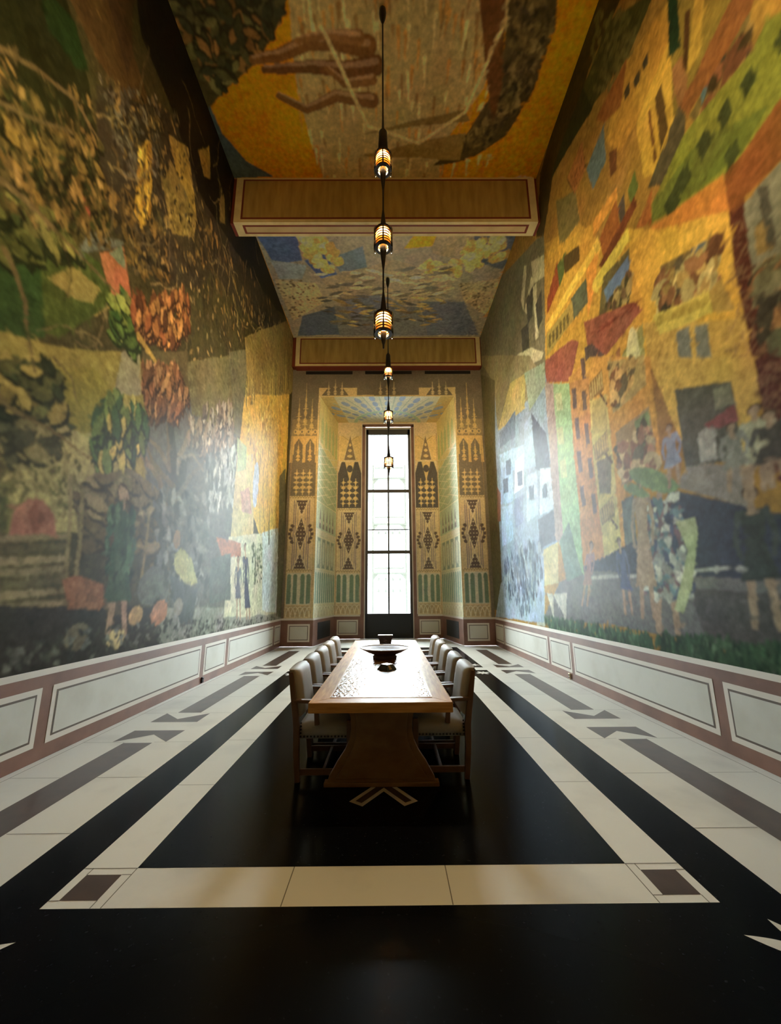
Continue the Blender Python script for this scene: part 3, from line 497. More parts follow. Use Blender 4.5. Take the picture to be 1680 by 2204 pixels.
L.ovalpx(*qd(1445, 690)[0], .22, .62, 0, (178, 186, 196)); P(qd(1360, 730, 1410, 700, 1420, 850, 1370, 850), (186, 140, 112)); P(qd(1220, 990, 1310, 1000, 1365, 1020, 1360, 1100, 1250, 1110), (168, 104, 72)); P(qd(1190, 1120, 1300, 1080, 1300, 1340, 1180, 1360), (84, 90, 78)); P(qd(1580, 640, 1612, 600, 1605, 1440, 1560, 1440), (104, 98, 70))
walker(L, qd(1345, 1100)[0], qd(1345, 1440)[0], .40, (96, 96, 100)); walker(L, qd(1385, 1020)[0], qd(1400, 1440)[0], .40, (72, 74, 88), hem=.2)
for x, y, h in ((1520, 820, 200), (1440, 1040, 200), (1590, 1240, 130)): L.stroke(qd(x, y + h, x, y), .12, .03, (92, 92, 70)); 
L.leaves(qd(1420, 1030, 1480, 1030, 1480, 1260, 1430, 1250), 60, .07, [(104, 112, 76), (80, 86, 60)], (-1.6, 1.6), .5)
L.mute(.12)
L.dapple(5000, .08, .3, .38, 51); L.dapple(12000, .04, .35, .5, 52); L.rough(.36, 41); L.build('wall_left', M['fresco'], (1.0, 1.06, 1.15))['label'] = 'left wall painted with a dark orchard, rocks, trees and a farmyard'

# ---- ceiling: two painted bays
sc_a = np.arange(XL, XR + .02, .018); sc_b = np.concatenate([[YB, .5], np.arange(2.0, YF + .02, .018)])
K = Canvas((0, 0, ZC), (1, 0, 0), (0, 1, 0), sc_a, sc_b, (168, 108, 14), .04); P = K.poly
P(qp(300, -200, 640, -200, 610, 40, 560, 130, 480, 195, 452, 235, 470, 300, 400, 120), (56, 50, 28)); K.leaves(qp(340, -60, 620, -60, 590, 60, 540, 140, 470, 200, 420, 130), 240, .14, [(84, 80, 46), (60, 58, 34), (104, 76, 40), (44, 44, 28)], (-1.5, 1.5), .45, (36, 32, 20))
P(qp(452, 228, 480, 290, 530, 345, 590, 380, 500, 385, 440, 260), (56, 66, 68)); P(qp(605, -150, 1110, -150, 1090, 60, 1040, 190, 960, 300, 950, 385, 695, 385, 640, 200), (134, 118, 78))
for i in range(170): a, b = RS.uniform(640, 1060), RS.uniform(-30, 380); K.stroke([K.p(a, b), tuple(np.array(K.p(a, b)) + np.array((RS.uniform(-.03, .03), RS.uniform(.15, .45))))], .07, .015, ((150, 104, 44), (104, 74, 34), (176, 160, 112))[i % 3], False, .7)
P(qp(1110, -150, 1210, -150, 1195, 60, 1150, 190, 1090, 290, 1010, 345, 930, 356, 1000, 290, 1060, 200, 1085, 100), (60, 50, 28)); K.leaves(qp(1120, -60, 1200, -60, 1190, 60, 1140, 190, 1040, 320, 960, 340, 1080, 200), 300, .09, [(96, 82, 48), (74, 62, 36), (46, 38, 24)], (1.2, 1.9), .45)
P(qp(765, 290, 1000, 235, 1010, 260), (96, 80, 44)); P(qp(770, 335, 1000, 285, 990, 345), (104, 86, 46)); P(qp(1030, -40, 1090, -40, 1080, 180, 1060, 270, 1040, 120), (74, 48, 24))
for pts, w, c in ((qp(545, 130, 600, 120, 660, 95, 720, 90, 790, 100), .34, (88, 60, 30)), (qp(570, 150, 650, 145, 740, 150, 810, 140), .30, (78, 52, 28)), (qp(640, 90, 700, 75, 770, 80), .22, (100, 70, 38)), (qp(600, 205, 660, 235, 720, 205, 800, 215), .26, (86, 60, 32)), (qp(700, 150, 740, 180, 800, 170), .18, (94, 66, 36))):
    K.stroke(pts, w * .4, w, c); K.stroke([(x, y - 8) for x, y in pts], w * .1, w * .3, tuple(v + 34 for v in c))
K.stroke(qp(690, 60, 790, 270, 900, 310, 1000, 240, 1090, 40), .07, .05, (170, 150, 104), alpha=.8)
P([(XL, 7.4), (XR, 7.4), (XR, YF), (XL, YF)], (126, 120, 108), False)
for v, c in ((qp(551, 505, 640, 505, 650, 560, 590, 570), (70, 84, 120)), (qp(640, 505, 700, 505, 690, 545, 650, 560), (134, 118, 96)), (qp(580, 560, 660, 570, 650, 600, 600, 600), (120, 128, 134)), (qp(655, 560, 700, 545, 730, 600, 700, 610), (66, 82, 124)), (qp(710, 555, 780, 530, 790, 575, 735, 590), (92, 104, 118)),
             (qp(1020, 505, 1130, 505, 1080, 580, 1020, 560), (74, 80, 92)), (qp(920, 505, 1020, 505, 1000, 560, 930, 545), (128, 116, 96)), (qp(590, 600, 680, 610, 700, 650, 630, 690), (150, 138, 112)), (qp(985, 610, 1075, 600, 1050, 680, 1000, 650), (150, 138, 112)), (qp(650, 680, 720, 660, 730, 720, 640, 722), (70, 80, 96)), (qp(720, 660, 900, 660, 920, 722, 730, 722), (96, 98, 100)),
             (qp(900, 650, 1000, 650, 1030, 722, 920, 722), (86, 92, 106)), (qp(890, 505, 940, 505, 930, 530, 870, 535), (186, 128, 40)), (qp(690, 600, 850, 560, 980, 600, 960, 640, 850, 655, 720, 640), (132, 122, 104)), (qp(730, 640, 820, 630, 870, 660, 760, 690), (92, 96, 110))): P(v, c)
for reg, n in ((qp(650, 510, 700, 510, 740, 570, 700, 590, 660, 550), 46), (qp(990, 530, 1080, 510, 1090, 550, 1010, 580), 40), (qp(900, 570, 990, 560, 990, 590, 910, 590), 26)): K.leaves(reg, n, .16, [(198, 168, 104), (170, 140, 84), (216, 190, 128)], (-1.5, 1.5), .8)
K.leaves(qp(690, 590, 980, 570, 960, 640, 720, 640), 130, .22, [(156, 144, 118), (112, 104, 90), (176, 160, 128), (86, 84, 80)], (-.4, .3), .25); K.leaves(qp(690, 640, 960, 640, 940, 700, 720, 700), 100, .20, [(146, 128, 88), (104, 96, 78), (80, 80, 80)], (-.3, .4), .25)
K.leaves(qp(590, 600, 670, 605, 690, 650, 630, 690), 80, .05, [(90, 78, 62), (120, 106, 84)], (-1, 1), .6); K.leaves(qp(990, 610, 1070, 600, 1050, 680, 1000, 650), 80, .05, [(90, 78, 62), (120, 106, 84)], (-1, 1), .6)
K.dapple(4000, .08, .35, .25, 66); K.rough(.3, 61); K.build('ceiling', M['fresco'], (2.9, 2.8, 2.5), flip=True)['label'] = 'painted ceiling with a golden bay and a blue grey bay'
# ---- window wall and niche: stencilled ornament in cream, grey-brown and green
CREAM, GOLD, GREY, DKB, GRN, PALE = (206, 184, 136), (200, 166, 104), (118, 106, 84), (98, 82, 70), (112, 128, 98), (206, 196, 162)
def nl(a, b, d): return np.linspace(a, b, max(2, int(abs(b - a) / d) + 1))
def spire(c, x, z0, z1, w, col):
    h = z1 - z0
    for t, r in ((.08, .9), (.26, .75), (.42, .55), (.56, .42), (.68, .3)): c.oval(x, z0 + h * t, w * r, h * .07, 0, col, 1, True)
    c.stroke([(x, z0), (x, z0 + h * .75), (x, z1)], w * .34, .015, col, False)
    for t in (.2, .5): c.stroke([(x - w * .8, z0 + h * t), (x + w * .8, z0 + h * t)], .03, .03, col, False)
def filigree(c, x0, x1, z0, z1, col, ground):
    c.poly([(x0, z0), (x1, z0), (x1, z1), (x0, z1)], ground, False); w = x1 - x0; h = z1 - z0
    for k in range(3):
        x = x0 + w * (.24 + .26 * k); c.stroke([(x, z0 + h * .04), (x, z1 - h * .10)], .028, .028, col, False)
        for j in range(5):
            z = z0 + h * (.14 + .16 * j); c.oval(x, z, w * .10 * (1 if j in (1, 2, 3) else .6), h * .05, 0, col, 1, True); c.stroke([(x - w * .1, z), (x + w * .1, z)], .02, .02, col, False)
        for j in range(3):
            for s in (-1, 1): c.stroke([(x, z0 + h * (.22 + .2 * j)), (x + s * w * .1, z0 + h * (.28 + .2 * j)), (x + s * w * .12, z0 + h * (.24 + .2 * j))], .022, .014, col, False)
def hourglass(c, x0, x1, z0, z1, bg, dark, light, scroll=True):
    w, h, m = x1 - x0, z1 - z0, (x0 + x1) / 2; c.poly([(x0, z0), (x1, z0), (x1, z1), (x0, z1)], bg, False)
    a = w * .24
    for s in (-1, 1):
        for k in (.62, 1.0, 1.3): c.stroke([(m + s * a * k, z0), (m + s * a * k, z1)], .022, .022, (110, 96, 110), False)
        if scroll:
            for j in range(5): c.oval(m + s * (a * 1.45 + .05 * (2 - abs(j - 2))), z0 + h * (.38 + .06 * j), .07, .055, s * .5, dark)
            c.stroke([(m + s * a * 1.3, z0 + h * .36), (m + s * a * 1.75, z0 + h * .5), (m + s * a * 1.3, z0 + h * .64)], .04, .03, dark, False)
    c.poly([(m - a, z1), (m + a, z1), (m, z0 + h * .76)], dark, False); c.poly([(m - a, z0), (m + a, z0), (m, z0 + h * .24)], dark, False)
    c.poly([(m, z0 + h * .76), (m + a, z0 + h * .5), (m, z0 + h * .24), (m - a, z0 + h * .5)], dark, False)
    t = .028
    def tri(x, z, up): c.poly([(x - t, z - t * .7 * up), (x + t, z - t * .7 * up), (x, z + t * up)], light, False)
    for r in range(4):
        for k in range(4 - r): tri(m - (3 - r) * a * .235 + 2 * k * a * .235, z1 - .09 - r * h * .055, 1); tri(m - (3 - r) * a * .235 + 2 * k * a * .235, z0 + .09 + r * h * .055, -1)
    for r in range(-3, 4):
        n = 3 - abs(r) * .5
        for k in range(int(3 - abs(r) // 1.4)): tri(m - (int(3 - abs(r) // 1.4) - 1) * a * .27 + 2 * k * a * .27, z0 + h * (.5 + .058 * r), 1 if r >= 0 else -1)
    for s in (-1, 1): c.stroke([(m - s * a * 1.1, z1), (m, z0 + h * .76), (m + s * a, z0 + h * .5), (m, z0 + h * .24), (m - s * a * 1.1, z0)], .03, .03, light, False)
def lancets(c, x0, x1, z0, z1, n, bg, col):
    c.poly([(x0, z0), (x1, z0), (x1, z1), (x0, z1)], bg, False); w = (x1 - x0) / n
    for k in range(n):
        g = .0 if n > 6 else (.06 if k >= n / 2 else -.06); x = x0 + w * (k + .5) + g * w * 2
        c.poly([(x - w * .34, z0 + .03), (x + w * .34, z0 + .03), (x + w * .34, z1 - w * .6), (x - w * .34, z1 - w * .6)], col, False); c.oval(x, z1 - w * .62, w * .34, w * .45, 0, col)
def arches(c, x0, x1, z0, z1, bg, line, n=5):
    c.poly([(x0, z0), (x1, z0), (x1, z1), (x0, z1)], bg, False); w = (x1 - x0) / n; r = w * .95
    for k in range(n + 1):
        x = x0 + w * k; pts = [(x + r * math.cos(math.pi * i / 12), z0 + (z1 - z0) * .92 * math.sin(math.pi * i / 12)) for i in range(13)]; pts = [p for p in pts if x0 <= p[0] <= x1]
        if len(pts) > 1: c.stroke(pts, .03, .03, line, False)
def scallop(c, x0, x1, z, col):
    n = 10; c.stroke([(x0 + (x1 - x0) * k / (2 * n), z + .035 * (-1) ** k) for k in range(2 * n + 1)], .02, .02, col, False)
def column(c, x0, x1, zz, outer):
    # zz: heights of lancet base, arches top, lancet top, hourglass base/top, dark panel base/top, arcade top
    z_ar0, z_ar1, z_l1, z_h0, z_h1, z_d0, z_d1, z_a1 = zz; bgc = CREAM if not outer else (204, 180, 130)
    c.poly([(x0, z_ar0 - .1), (x1, z_ar0 - .1), (x1, z_a1), (x0, z_a1)], bgc, False)
    arches(c, x0 + .06, x1 - .06, z_ar0, z_ar1, (180, 152, 104), (214, 198, 156)); lancets(c, x0 + .05, x1 - .05, z_ar1 + .05, z_l1, 4, PALE, GRN)
    scallop(c, x0, x1, z_l1 + .09, (150, 122, 76)); hourglass(c, x0 + .03, x1 - .03, z_h0, z_h1, bgc, DKB, (214, 194, 150)); scallop(c, x0, x1, z_h1 + .12, (150, 122, 76))
    dk = GREY if outer else (84, 78, 70); filigree(c, x0 + .02, x1 - .02, z_d0, z_d1 - (z_d1 - z_d0) * .3, (206, 176, 116), dk)
    if outer:
        c.poly([(x0, z_d1 - (z_d1 - z_d0) * .32), (x1, z_d1 - (z_d1 - z_d0) * .32), (x1, z_d1), (x0, z_d1)], GREY, False); w = x1 - x0
        c.poly([(x0, z_d1 + .02), (x1, z_d1 + .02), (x1, z_a1), (x0, z_a1)], GOLD, False)
        for s in (.27, .73):
            xm = x0 + w * s; c.poly([(xm - w * .17, z_d1 - .3), (xm + w * .17, z_d1 - .3), (xm + w * .17, z_a1 - .35), (xm, z_a1 - .1), (xm - w * .17, z_a1 - .35)], GREY, False); spire(c, xm, z_d1 - .25, z_a1 - .2, w * .1, GOLD)
        for s in (.5, 0, 1): c.poly([(x0 + w * s - w * .06, z_d1 - .3), (x0 + w * s + w * .06, z_d1 - .3), (x0 + w * s + w * .03, z_a1), (x0 + w * s - w * .03, z_a1)], GOLD, False)
    else:
        w = x1 - x0; c.poly([(x0 + .02, z_d1 - (z_d1 - z_d0) * .32), (x1 - .02, z_d1 - (z_d1 - z_d0) * .32), (x1 - .02, z_d1 - .5), (x1 - w * .16, z_d1), (x0 + w * .16, z_d1), (x0 + .02, z_d1 - .5)], dk, False)
        c.poly([(x0 + w * .3, z_d1), (x0 + w * .7, z_d1), (x0 + w * .52, z_d1 - .75), (x0 + w * .48, z_d1 - .75)], (206, 176, 116), False); c.oval(x0 + w * .5, z_d1 - .3, .12, .16, 0, dk); spire(c, x0 + w * .5, z_d1 - 1.2, z_d1 - .5, w * .1, (206, 176, 116))
        c.poly([(x0, z_d1 + .02), (x1, z_d1 + .02), (x1, z_a1), (x0, z_a1)], (210, 184, 132), False); m = (x0 + x1) / 2
        for s in (-1, 1): c.poly([(m + s * w * .5, z_d1 + .05), (m + s * w * .28, z_d1 + .05), (m + s * w * .05, z_d1 + 1.0), (m + s * w * .26, z_a1 - .1), (m + s * w * .5, z_a1 - .1)], (212, 180, 116), False); c.stroke([(m + s * w * .32, z_a1 - .1), (m, z_d1 + .9)], .02, .02, (160, 130, 86), False)
        c.poly([(m - w * .24, z_d1 + .08), (m + w * .24, z_d1 + .08), (m, z_d1 + 1.15)], (128, 108, 82), False); filigree_w = w * .12
        for j in range(3): c.oval(m, z_d1 + .25 + .25 * j, filigree_w * (1 - .25 * j), .07, 0, (206, 176, 116), 1, True)
    for s in ((x0 + .01), (x1 - .01)): c.stroke([(s, .9), (s, z_a1)], .022, .022, (160, 132, 88), False)
DF = .012
xs = np.unique(np.round(np.concatenate([nl(XL, NX0, DF), nl(NX0, NX1, DF), nl(NX1, XR, DF)]), 5)); zs_ = np.unique(np.round(np.concatenate([[0, .5], nl(.8, NZ, DF), nl(NZ, ZC, DF)]), 5))
Fw = Canvas((0, YF, 0), (1, 0, 0), (0, 0, 1), xs, zs_, GREY, .008)
ZO = (.93, 1.27, 2.36, 2.50, 4.86, 5.02, 6.55, 7.26)
for x0, x1 in ((XL + .05, NX0), (NX1, XR - .05)):
    Fw.poly([(x0, 7.26), (x1, 7.26), (x1, 7.9), (x0, 7.9)], (176, 148, 94), False, .35); column(Fw, x0 + .03, x1 - .06, ZO, True); w = x1 - x0
    for s, zt in ((.26, 8.75), (.5, 9.35), (.74, 8.7)): spire(Fw, x0 + w * s - .02, 7.28, zt, .10, (196, 166, 106))
    for s in (.14, .38, .62, .86): Fw.oval(x0 + w * s, 7.42, .07, .09, 0, (196, 166, 106)); Fw.oval(x0 + w * s, 7.42, .035, .05, 0, GREY)
for x0, x1 in ((NX0 - .0, NX0 + 1.35), (NX1 - 1.3, NX1 + .02)): Fw.poly([(x0, 8.79), (x1, 8.79), (x1, 9.16), (x0, 9.16)], (206, 178, 120), False)
Fw.poly([(NX0 - .06, .88), (NX0, .88), (NX0, 9.16), (NX0 - .06, 9.16)], (206, 180, 124), False); Fw.poly([(NX1, .88), (NX1 + .06, .88), (NX1 + .06, 9.16), (NX1, 9.16)], (206, 180, 124), False); Fw.poly([(NX0, 8.78), (NX1, 8.78), (NX1, 8.86), (NX0, 8.86)], (206, 180, 120), False)
for xm in (-1.95, -.03, 1.9):
    Fw.poly([(xm - .5, 8.84), (xm + .5, 8.84), (xm + .25, 9.2), (xm - .25, 9.2)], (112, 100, 78), False)
    for d, zt in ((-.25, 9.4), (0, 9.5), (.25, 9.4)): spire(Fw, xm + d, 8.86, zt, .07, (196, 172, 122))
Fw.rough(.14, 81, .2, .2); Fw.build('wall_far', M['stencil'], (1.2, 1.25, 1.45), hole=(NX0, NX1, -1, NZ))['label'] = 'window wall around the niche, stencilled with spires and lattice columns'
xs = np.unique(np.round(np.concatenate([nl(NB0, WX0, DF), nl(WX0, WX1, .1), nl(WX1, NB1, DF)]), 5)); zs_ = np.unique(np.round(np.concatenate([[0, .5], nl(.8, WZ1, DF), nl(WZ1, NZ, .07)]), 5))
Fb = Canvas((0, NY, 0), (1, 0, 0), (0, 0, 1), xs, zs_, (208, 182, 134), .008)
ZI = (.93, 1.28, 2.45, 2.62, 4.90, 5.08, 7.05, 8.3)
column(Fb, NB0 + .02, WX0 - .06, ZI, False); column(Fb, WX1 + .06, NB1 - .02, ZI, False)
Fb.rough(.14, 91, .2, .2); Fb.build('wall_niche_back', M['stencil'], (1.2, 1.25, 1.45), hole=(WX0, WX1, -1, WZ1))
def jamb(name, x0, x1, seed, flip):
    L_ = math.hypot(x1 - x0, NY - YF); c = Canvas((x0, YF, 0), ((x1 - x0) / L_, (NY - YF) / L_, 0), (0, 0, 1), nl(0, L_, DF), np.concatenate([[0, .5], nl(.8, NZ, DF)]), (196, 190, 152), .01)
    c.poly([(0, 7.0), (L_, 6.6), (L_, NZ), (0, NZ)], (204, 186, 126), False); c.poly([(0, 4.9), (L_, 4.9), (L_, 6.6), (0, 7.0)], (164, 172, 132), False); c.poly([(0, 3.9), (L_, 3.9), (L_, 4.9), (0, 4.9)], (176, 184, 150), False)
    for k in range(5): c.poly([(L_ * (.1 + .19 * k), 7.1), (L_ * (.22 + .19 * k), 7.1), (L_ * (.22 + .19 * k), 7.9), (L_ * (.16 + .19 * k), 8.2), (L_ * (.1 + .19 * k), 7.9)], (176, 178, 120), False)
    for k in range(7):
        z = 5.0 + .3 * k; c.stroke([(0, z), (L_ * .5, z + .35), (L_, z)], .03, .03, PALE, False); c.stroke([(0, z + .3), (L_ * .5, z - .05), (L_, z + .3)], .03, .03, PALE, False)
    for k in range(5):
        x = L_ * (.18 + .16 * k); c.poly([(x - .12, 3.95), (x + .12, 3.95), (x, 4.75)], (128, 122, 104), False); c.oval(x, 4.2, .05, .08, 0, PALE, 1, True)
    c.poly([(0, 3.7), (L_, 3.7), (L_, 3.9), (0, 3.9)], PALE, False)
    for k in range(4):
        x = L_ * (.16 + .22 * k); c.poly([(x - .17, 2.55), (x + .17, 2.55), (x + .17, 3.6), (x - .17, 3.6)], (136, 142, 116), False)
        c.oval(x, 3.08, .13, .42, 0, (190, 190, 158)); c.stroke([(x - .14, 2.6), (x + .14, 3.5)], .025, .025, PALE, False); c.stroke([(x + .14, 2.6), (x - .14, 3.5)], .025, .025, PALE, False)
    lancets(c, .04, L_ - .04, 1.33, 2.45, 10, PALE, (128, 146, 118)); arches(c, .04, L_ - .04, .92, 1.28, (196, 184, 146), (214, 206, 174), 7)
    for z in (1.3, 2.5, 3.65, 4.88): c.stroke([(0, z), (L_, z)], .03, .03, (214, 200, 160), False)
    c.rough(.12, seed, .2, .2); return c.build(name, M['stencil'], (1.2, 1.25, 1.3), flip=flip)
jamb('wall_niche_left', NX0, NB0, 101, False); jamb('wall_niche_right', NX1, NB1, 111, True)
Fc = Canvas((0, 0, NZ), (1, 0, 0), (0, 1, 0), nl(NX0, NX1, DF), nl(YF, NY, DF), (202, 196, 168), .008); cxm = (NX0 + NX1) / 2
Fc.poly([(NX0, YF), (NX0 + .5, YF), (NB0 + .45, NY), (NX0, NY)], (192, 168, 112), False); Fc.poly([(NX1, YF), (NX1 - .5, YF), (NB1 - .45, NY), (NX1, NY)], (192, 168, 112), False)
for k in range(11):
    a_ = math.radians(28 + 12.4 * k); c_, s_ = -math.cos(a_), -math.sin(a_); B0 = (cxm, NY + .25)
    for rr, sz in ((1.15, .13), (1.55, .17), (1.95, .2), (2.4, .22)): Fc.oval(B0[0] + c_ * rr * 1.1, B0[1] + s_ * rr, sz, sz * .5, math.atan2(s_, c_), (142, 156, 178))
    a2 = a_ + math.radians(6.2); c2, s2 = -math.cos(a2), -math.sin(a2); Fc.stroke([(B0[0] + c2 * .9, B0[1] + s2 * .8), (B0[0] + c2 * 3, B0[1] + s2 * 2.7)], .035, .05, (170, 176, 150), False)
Fc.stroke([(cxm - 1.35 * math.cos(math.pi * i / 16), NY + .1 - 1.15 * math.sin(math.pi * i / 16)) for i in range(17)], .14, .14, (164, 184, 158), False)
Fc.rough(.1, 121, .2, .2); Fc.build('ceiling_niche', M['stencil'], (1.2, 1.22, 1.25), flip=True)
# ------------------------------------------------------------------ floor with stone inlays (one mesh)
CX2 = -0.09
mir = lambda pts: [(CX2 - x, y) for x, y in pts]
fl = MB(); W_, K_, B_, J_ = 0, 1, 2, 3
lev = [0.0]
fl.poly([(XL - .1, YB), (XR + .1, YB), (XR + .1, 16.2), (XL - .1, 16.2)], -0.003, W_)
def rect(x0, x1, y0, y1, m, z): fl.poly([(x0, y0), (x1, y0), (x1, y1), (x0, y1)], z, m)
BLK = (-2.213, 2.123)
for y0, y1 in ((-1.6, 1.47), (1.80, 9.14), (9.47, 13.03)): rect(BLK[0], BLK[1], y0, y1, K_, -0.0025)
RL, RR, RIL, RIR = -1.846, 1.745, -1.527, 1.425
rect(RL, RR, 2.47, 8.47, W_, -0.002); rect(RIL, RIR, 2.784, 8.156, K_, -0.0015)
rect(RL, RR, 9.80, 12.45, W_, -0.002); rect(RIL, RIR, 10.1, 12.15, K_, -0.0015)
def seam(x0, x1, y0, y1): rect(x0, x1, y0, y1, J_, -0.0012)
for xa, xb in ((RL, RIL), (RIR, RR)):                                     # corner blocks of the white ring
    for ya in (2.47, 8.156):
        x0, x1, y0, y1, t, g = xa, xb, ya, ya + .314, .056, .003
        rect(x0 + t, x1 - t, y0 + t, y1 - t, B_, -0.0012)
        inner = x1 if xa == RL else x0
        seam(inner - g, inner + g, y0, y1); seam(x0, x1, y1 - g, y1 + g) if ya < 5 else seam(x0, x1, y0 - g, y0 + g)
        seam(x1 - t - g, x1 - t + g, y0, y0 + t); seam(x0 + t - g, x0 + t + g, y1 - t, y1)
        seam(x0, x0 + t, y0 + t - g, y0 + t + g); seam(x1 - t, x1, y1 - t - g, y1 - t + g)
for y in (3.86, 4.95, 6.04, 7.1): seam(RL, RIL, y - .003, y + .003); seam(RIR, RR, y - .003, y + .003)
for x in (-0.58, 0.33): seam(x - .003, x + .003, 2.47, 2.784)
def both(pts, m, z=-0.002): fl.poly(pts, z, m); fl.poly(mir(pts)[::-1], z, m)
for y0, y1 in ((1.1, 4.887), (6.055, 8.66), (9.86, 12.4)): both([(-2.99, y0), (-2.667, y0), (-2.667, y1), (-2.99, y1)], B_)
for d in (-3.81, 0, 3.81):
    both([(-3.133, 4.915 + d), (-2.806, 5.159 + d), (-3.125, 5.306 + d)], B_); both([(-2.806, 5.159 + d), (-2.53, 4.915 + d), (-2.51, 5.306 + d), (-3.125, 5.306 + d)], B_)
    both([(-3.13, 5.635 + d), (-2.84, 5.76 + d), (-3.125, 6.03 + d)], B_); both([(-3.13, 5.635 + d), (-2.52, 5.635 + d), (-2.52, 6.02 + d), (-2.84, 5.76 + d)], B_)
for y in (2.27, 3.15, 4.02, 4.908, 6.04, 6.95, 7.85, 8.71, 9.83, 10.8, 11.7):
    for a, b in ((-3.45, -2.995), (-2.66, -2.213)): both([(a, y - .0025), (b, y - .0025), (b, y + .0025), (a, y + .0025)], J_, -0.0018)
both([(-3.455, 1), (-3.449, 1), (-3.449, 13.4), (-3.455, 13.4)], J_, -0.0018)
for y in (4.6, 6.1, 7.6): both([(-2.213, y - .002), (RL, y - .002), (RL, y + .002), (-2.213, y + .002)], J_, -0.0018) if 0 else None
def petal(cx, cy, L, w, a, m, z):
    pts = []
    for i in range(9): t = i / 8; pts.append((t * L, w * math.sin(math.pi * t ** 0.8)))
    pts += [(p[0], -p[1]) for p in pts[-2:0:-1]]
    c, s = math.cos(a), math.sin(a); fl.poly([(cx + c * x - s * y, cy + s * x + c * y) for x, y in pts], z, m)
for sx in (1, -1):                                                       # petalled stars in the black border
    for cy, sy in ((2.12, 1), (8.82, -1), (9.79, 1)):
        cxx = 1.965 if sx > 0 else CX2 - 1.965
        for k in range(8):
            a = math.radians(152 + 45 * k) * sy; L = (.31 if k % 2 == 0 else .25) * (1 if cy < 3 else .6)
            if sx < 0: a = math.pi - a
            petal(cxx, cy, L, .04 if cy < 3 else .03, a, W_, -0.0018 - .0001 * (k % 2))
def xbar(m, ins, z):
    A, B, D = np.array((-.326, 3.55)), np.array((-.214, 3.477)), np.array((.03, 4.07))
    u = (D - A) / np.linalg.norm(D - A); v = np.array((u[1], -u[0])); w = .134
    P = [A + u * ins + v * ins, A + u * ins + v * (w - ins), D - u * ins + v * (w - ins), D - u * ins + v * ins]
    P = [tuple(p) for p in P]; fl.poly(P, z, m); fl.poly([(-.104 - x, y) for x, y in P][::-1], z - .0001, m)
xbar(W_, 0, -0.0012); xbar(B_, .036, -0.0008)
floor = fl.build('floor', [M['white_marble'], M['black_marble'], M['brown_marble'], M['joint']], recalc=False)
tag(floor, 'polished floor of white marble bands, black panels and brown inlays', None, None, 'structure')

# ------------------------------------------------------------------ low marble dado along the walls
def dado(name, O, A, Nn, L, panels, grille=None, label=None):
    # O start point on the floor, A along, Nn into the room; panels = list of (a0, a1)
    O, A, Nn = Vector(O), Vector(A), Vector(Nn)
    def fr(mb, a0, a1, z0, z1, d0, d1, mi=0):
        P = lambda a, d, z: tuple(O + A * a + Nn * d + Vector((0, 0, z)))
        mb.add([P(a0, d0, z0), P(a1, d0, z0), P(a1, d1, z0), P(a0, d1, z0), P(a0, d0, z1), P(a1, d0, z1), P(a1, d1, z1), P(a0, d1, z1)],
               [(0, 3, 2, 1), (4, 5, 6, 7), (0, 1, 5, 4), (1, 2, 6, 5), (2, 3, 7, 6), (3, 0, 4, 7)], mi)
    mb = MB(); fr(mb, 0, L, 0, .822, -.02, .012, 0); fr(mb, 0, L, .822, .884, -.02, .016, 1)
    root = mb.build(name, [M['rail'], M['panel_rim']]); tag(root, label, None, None, 'structure')
    for a0, a1 in panels:
        p = MB(); fr(p, a0, a1, .142, .702, 0, .015, 0); fr(p, a0 + .055, a1 - .055, .197, .647, 0, .0165, 1); fr(p, a0 + .076, a1 - .076, .218, .626, 0, .018, 2)
        p.build('panel', [M['panel_rim'], M['line'], M['panel']], root)
    for a0, a1 in (grille or []):
        g = MB(); fr(g, a0, a1, .16, .72, 0, .016, 0)
        n = 22
        for k in range(n): fr(g, a0 + .02, a1 - .02, .18 + .52 * k / n, .18 + .52 * (k + .45) / n, 0, .022, 0)
        g.build('grille', M['soot'], root)
    return root
LP = [(2.1, 4.32), (4.455, 7.815), (7.957, 8.965), (9.102, 12.53), (12.66, 13.33)]
RP = [(2.1, 4.375), (4.51, 7.815), (7.92, 8.914), (9.03, 12.34), (12.42, 13.33)]
dado('baseboard_left', (XL, YB, 0), (0, 1, 0), (1, 0, 0), YF - YB, [(a - YB, b - YB) for a, b in LP], None, 'long white marble dado with brown rails under the left mural')
dado('baseboard_right', (XR, YB, 0), (0, 1, 0), (-1, 0, 0), YF - YB, [(a - YB, b - YB) for a, b in RP], None, 'long white marble dado with brown rails under the right mural')
dado('baseboard_far_left', (XL, YF, 0), (1, 0, 0), (0, -1, 0), NX0 - XL, [(.235, .955)])
dado('baseboard_far_right', (NX1, YF, 0), (1, 0, 0), (0, -1, 0), XR - NX1, [(.11, .83)])
jl = math.hypot(NB0 - NX0, NY - YF); ju = ((NB0 - NX0) / jl, (NY - YF) / jl); jr = math.hypot(NX1 - NB1, NY - YF); jv = ((NB1 - NX1) / jr, (NY - YF) / jr)
dado('baseboard_niche_left', (NX0, YF, 0), (ju[0], ju[1], 0), (ju[1], -ju[0], 0), jl, [], [(.45, 1.8)])
dado('baseboard_niche_right', (NX1, YF, 0), (jv[0], jv[1], 0), (-jv[1], jv[0], 0), jr, [], [(.45, 1.8)])
dado('baseboard_window_left', (NB0, NY, 0), (1, 0, 0), (0, -1, 0), WX0 - .07 - NB0, [(.12, .93)])
dado('baseboard_window_right', (WX1 + .07, NY, 0), (1, 0, 0), (0, -1, 0), NB1 - WX1 - .07, [(.06, .86)])

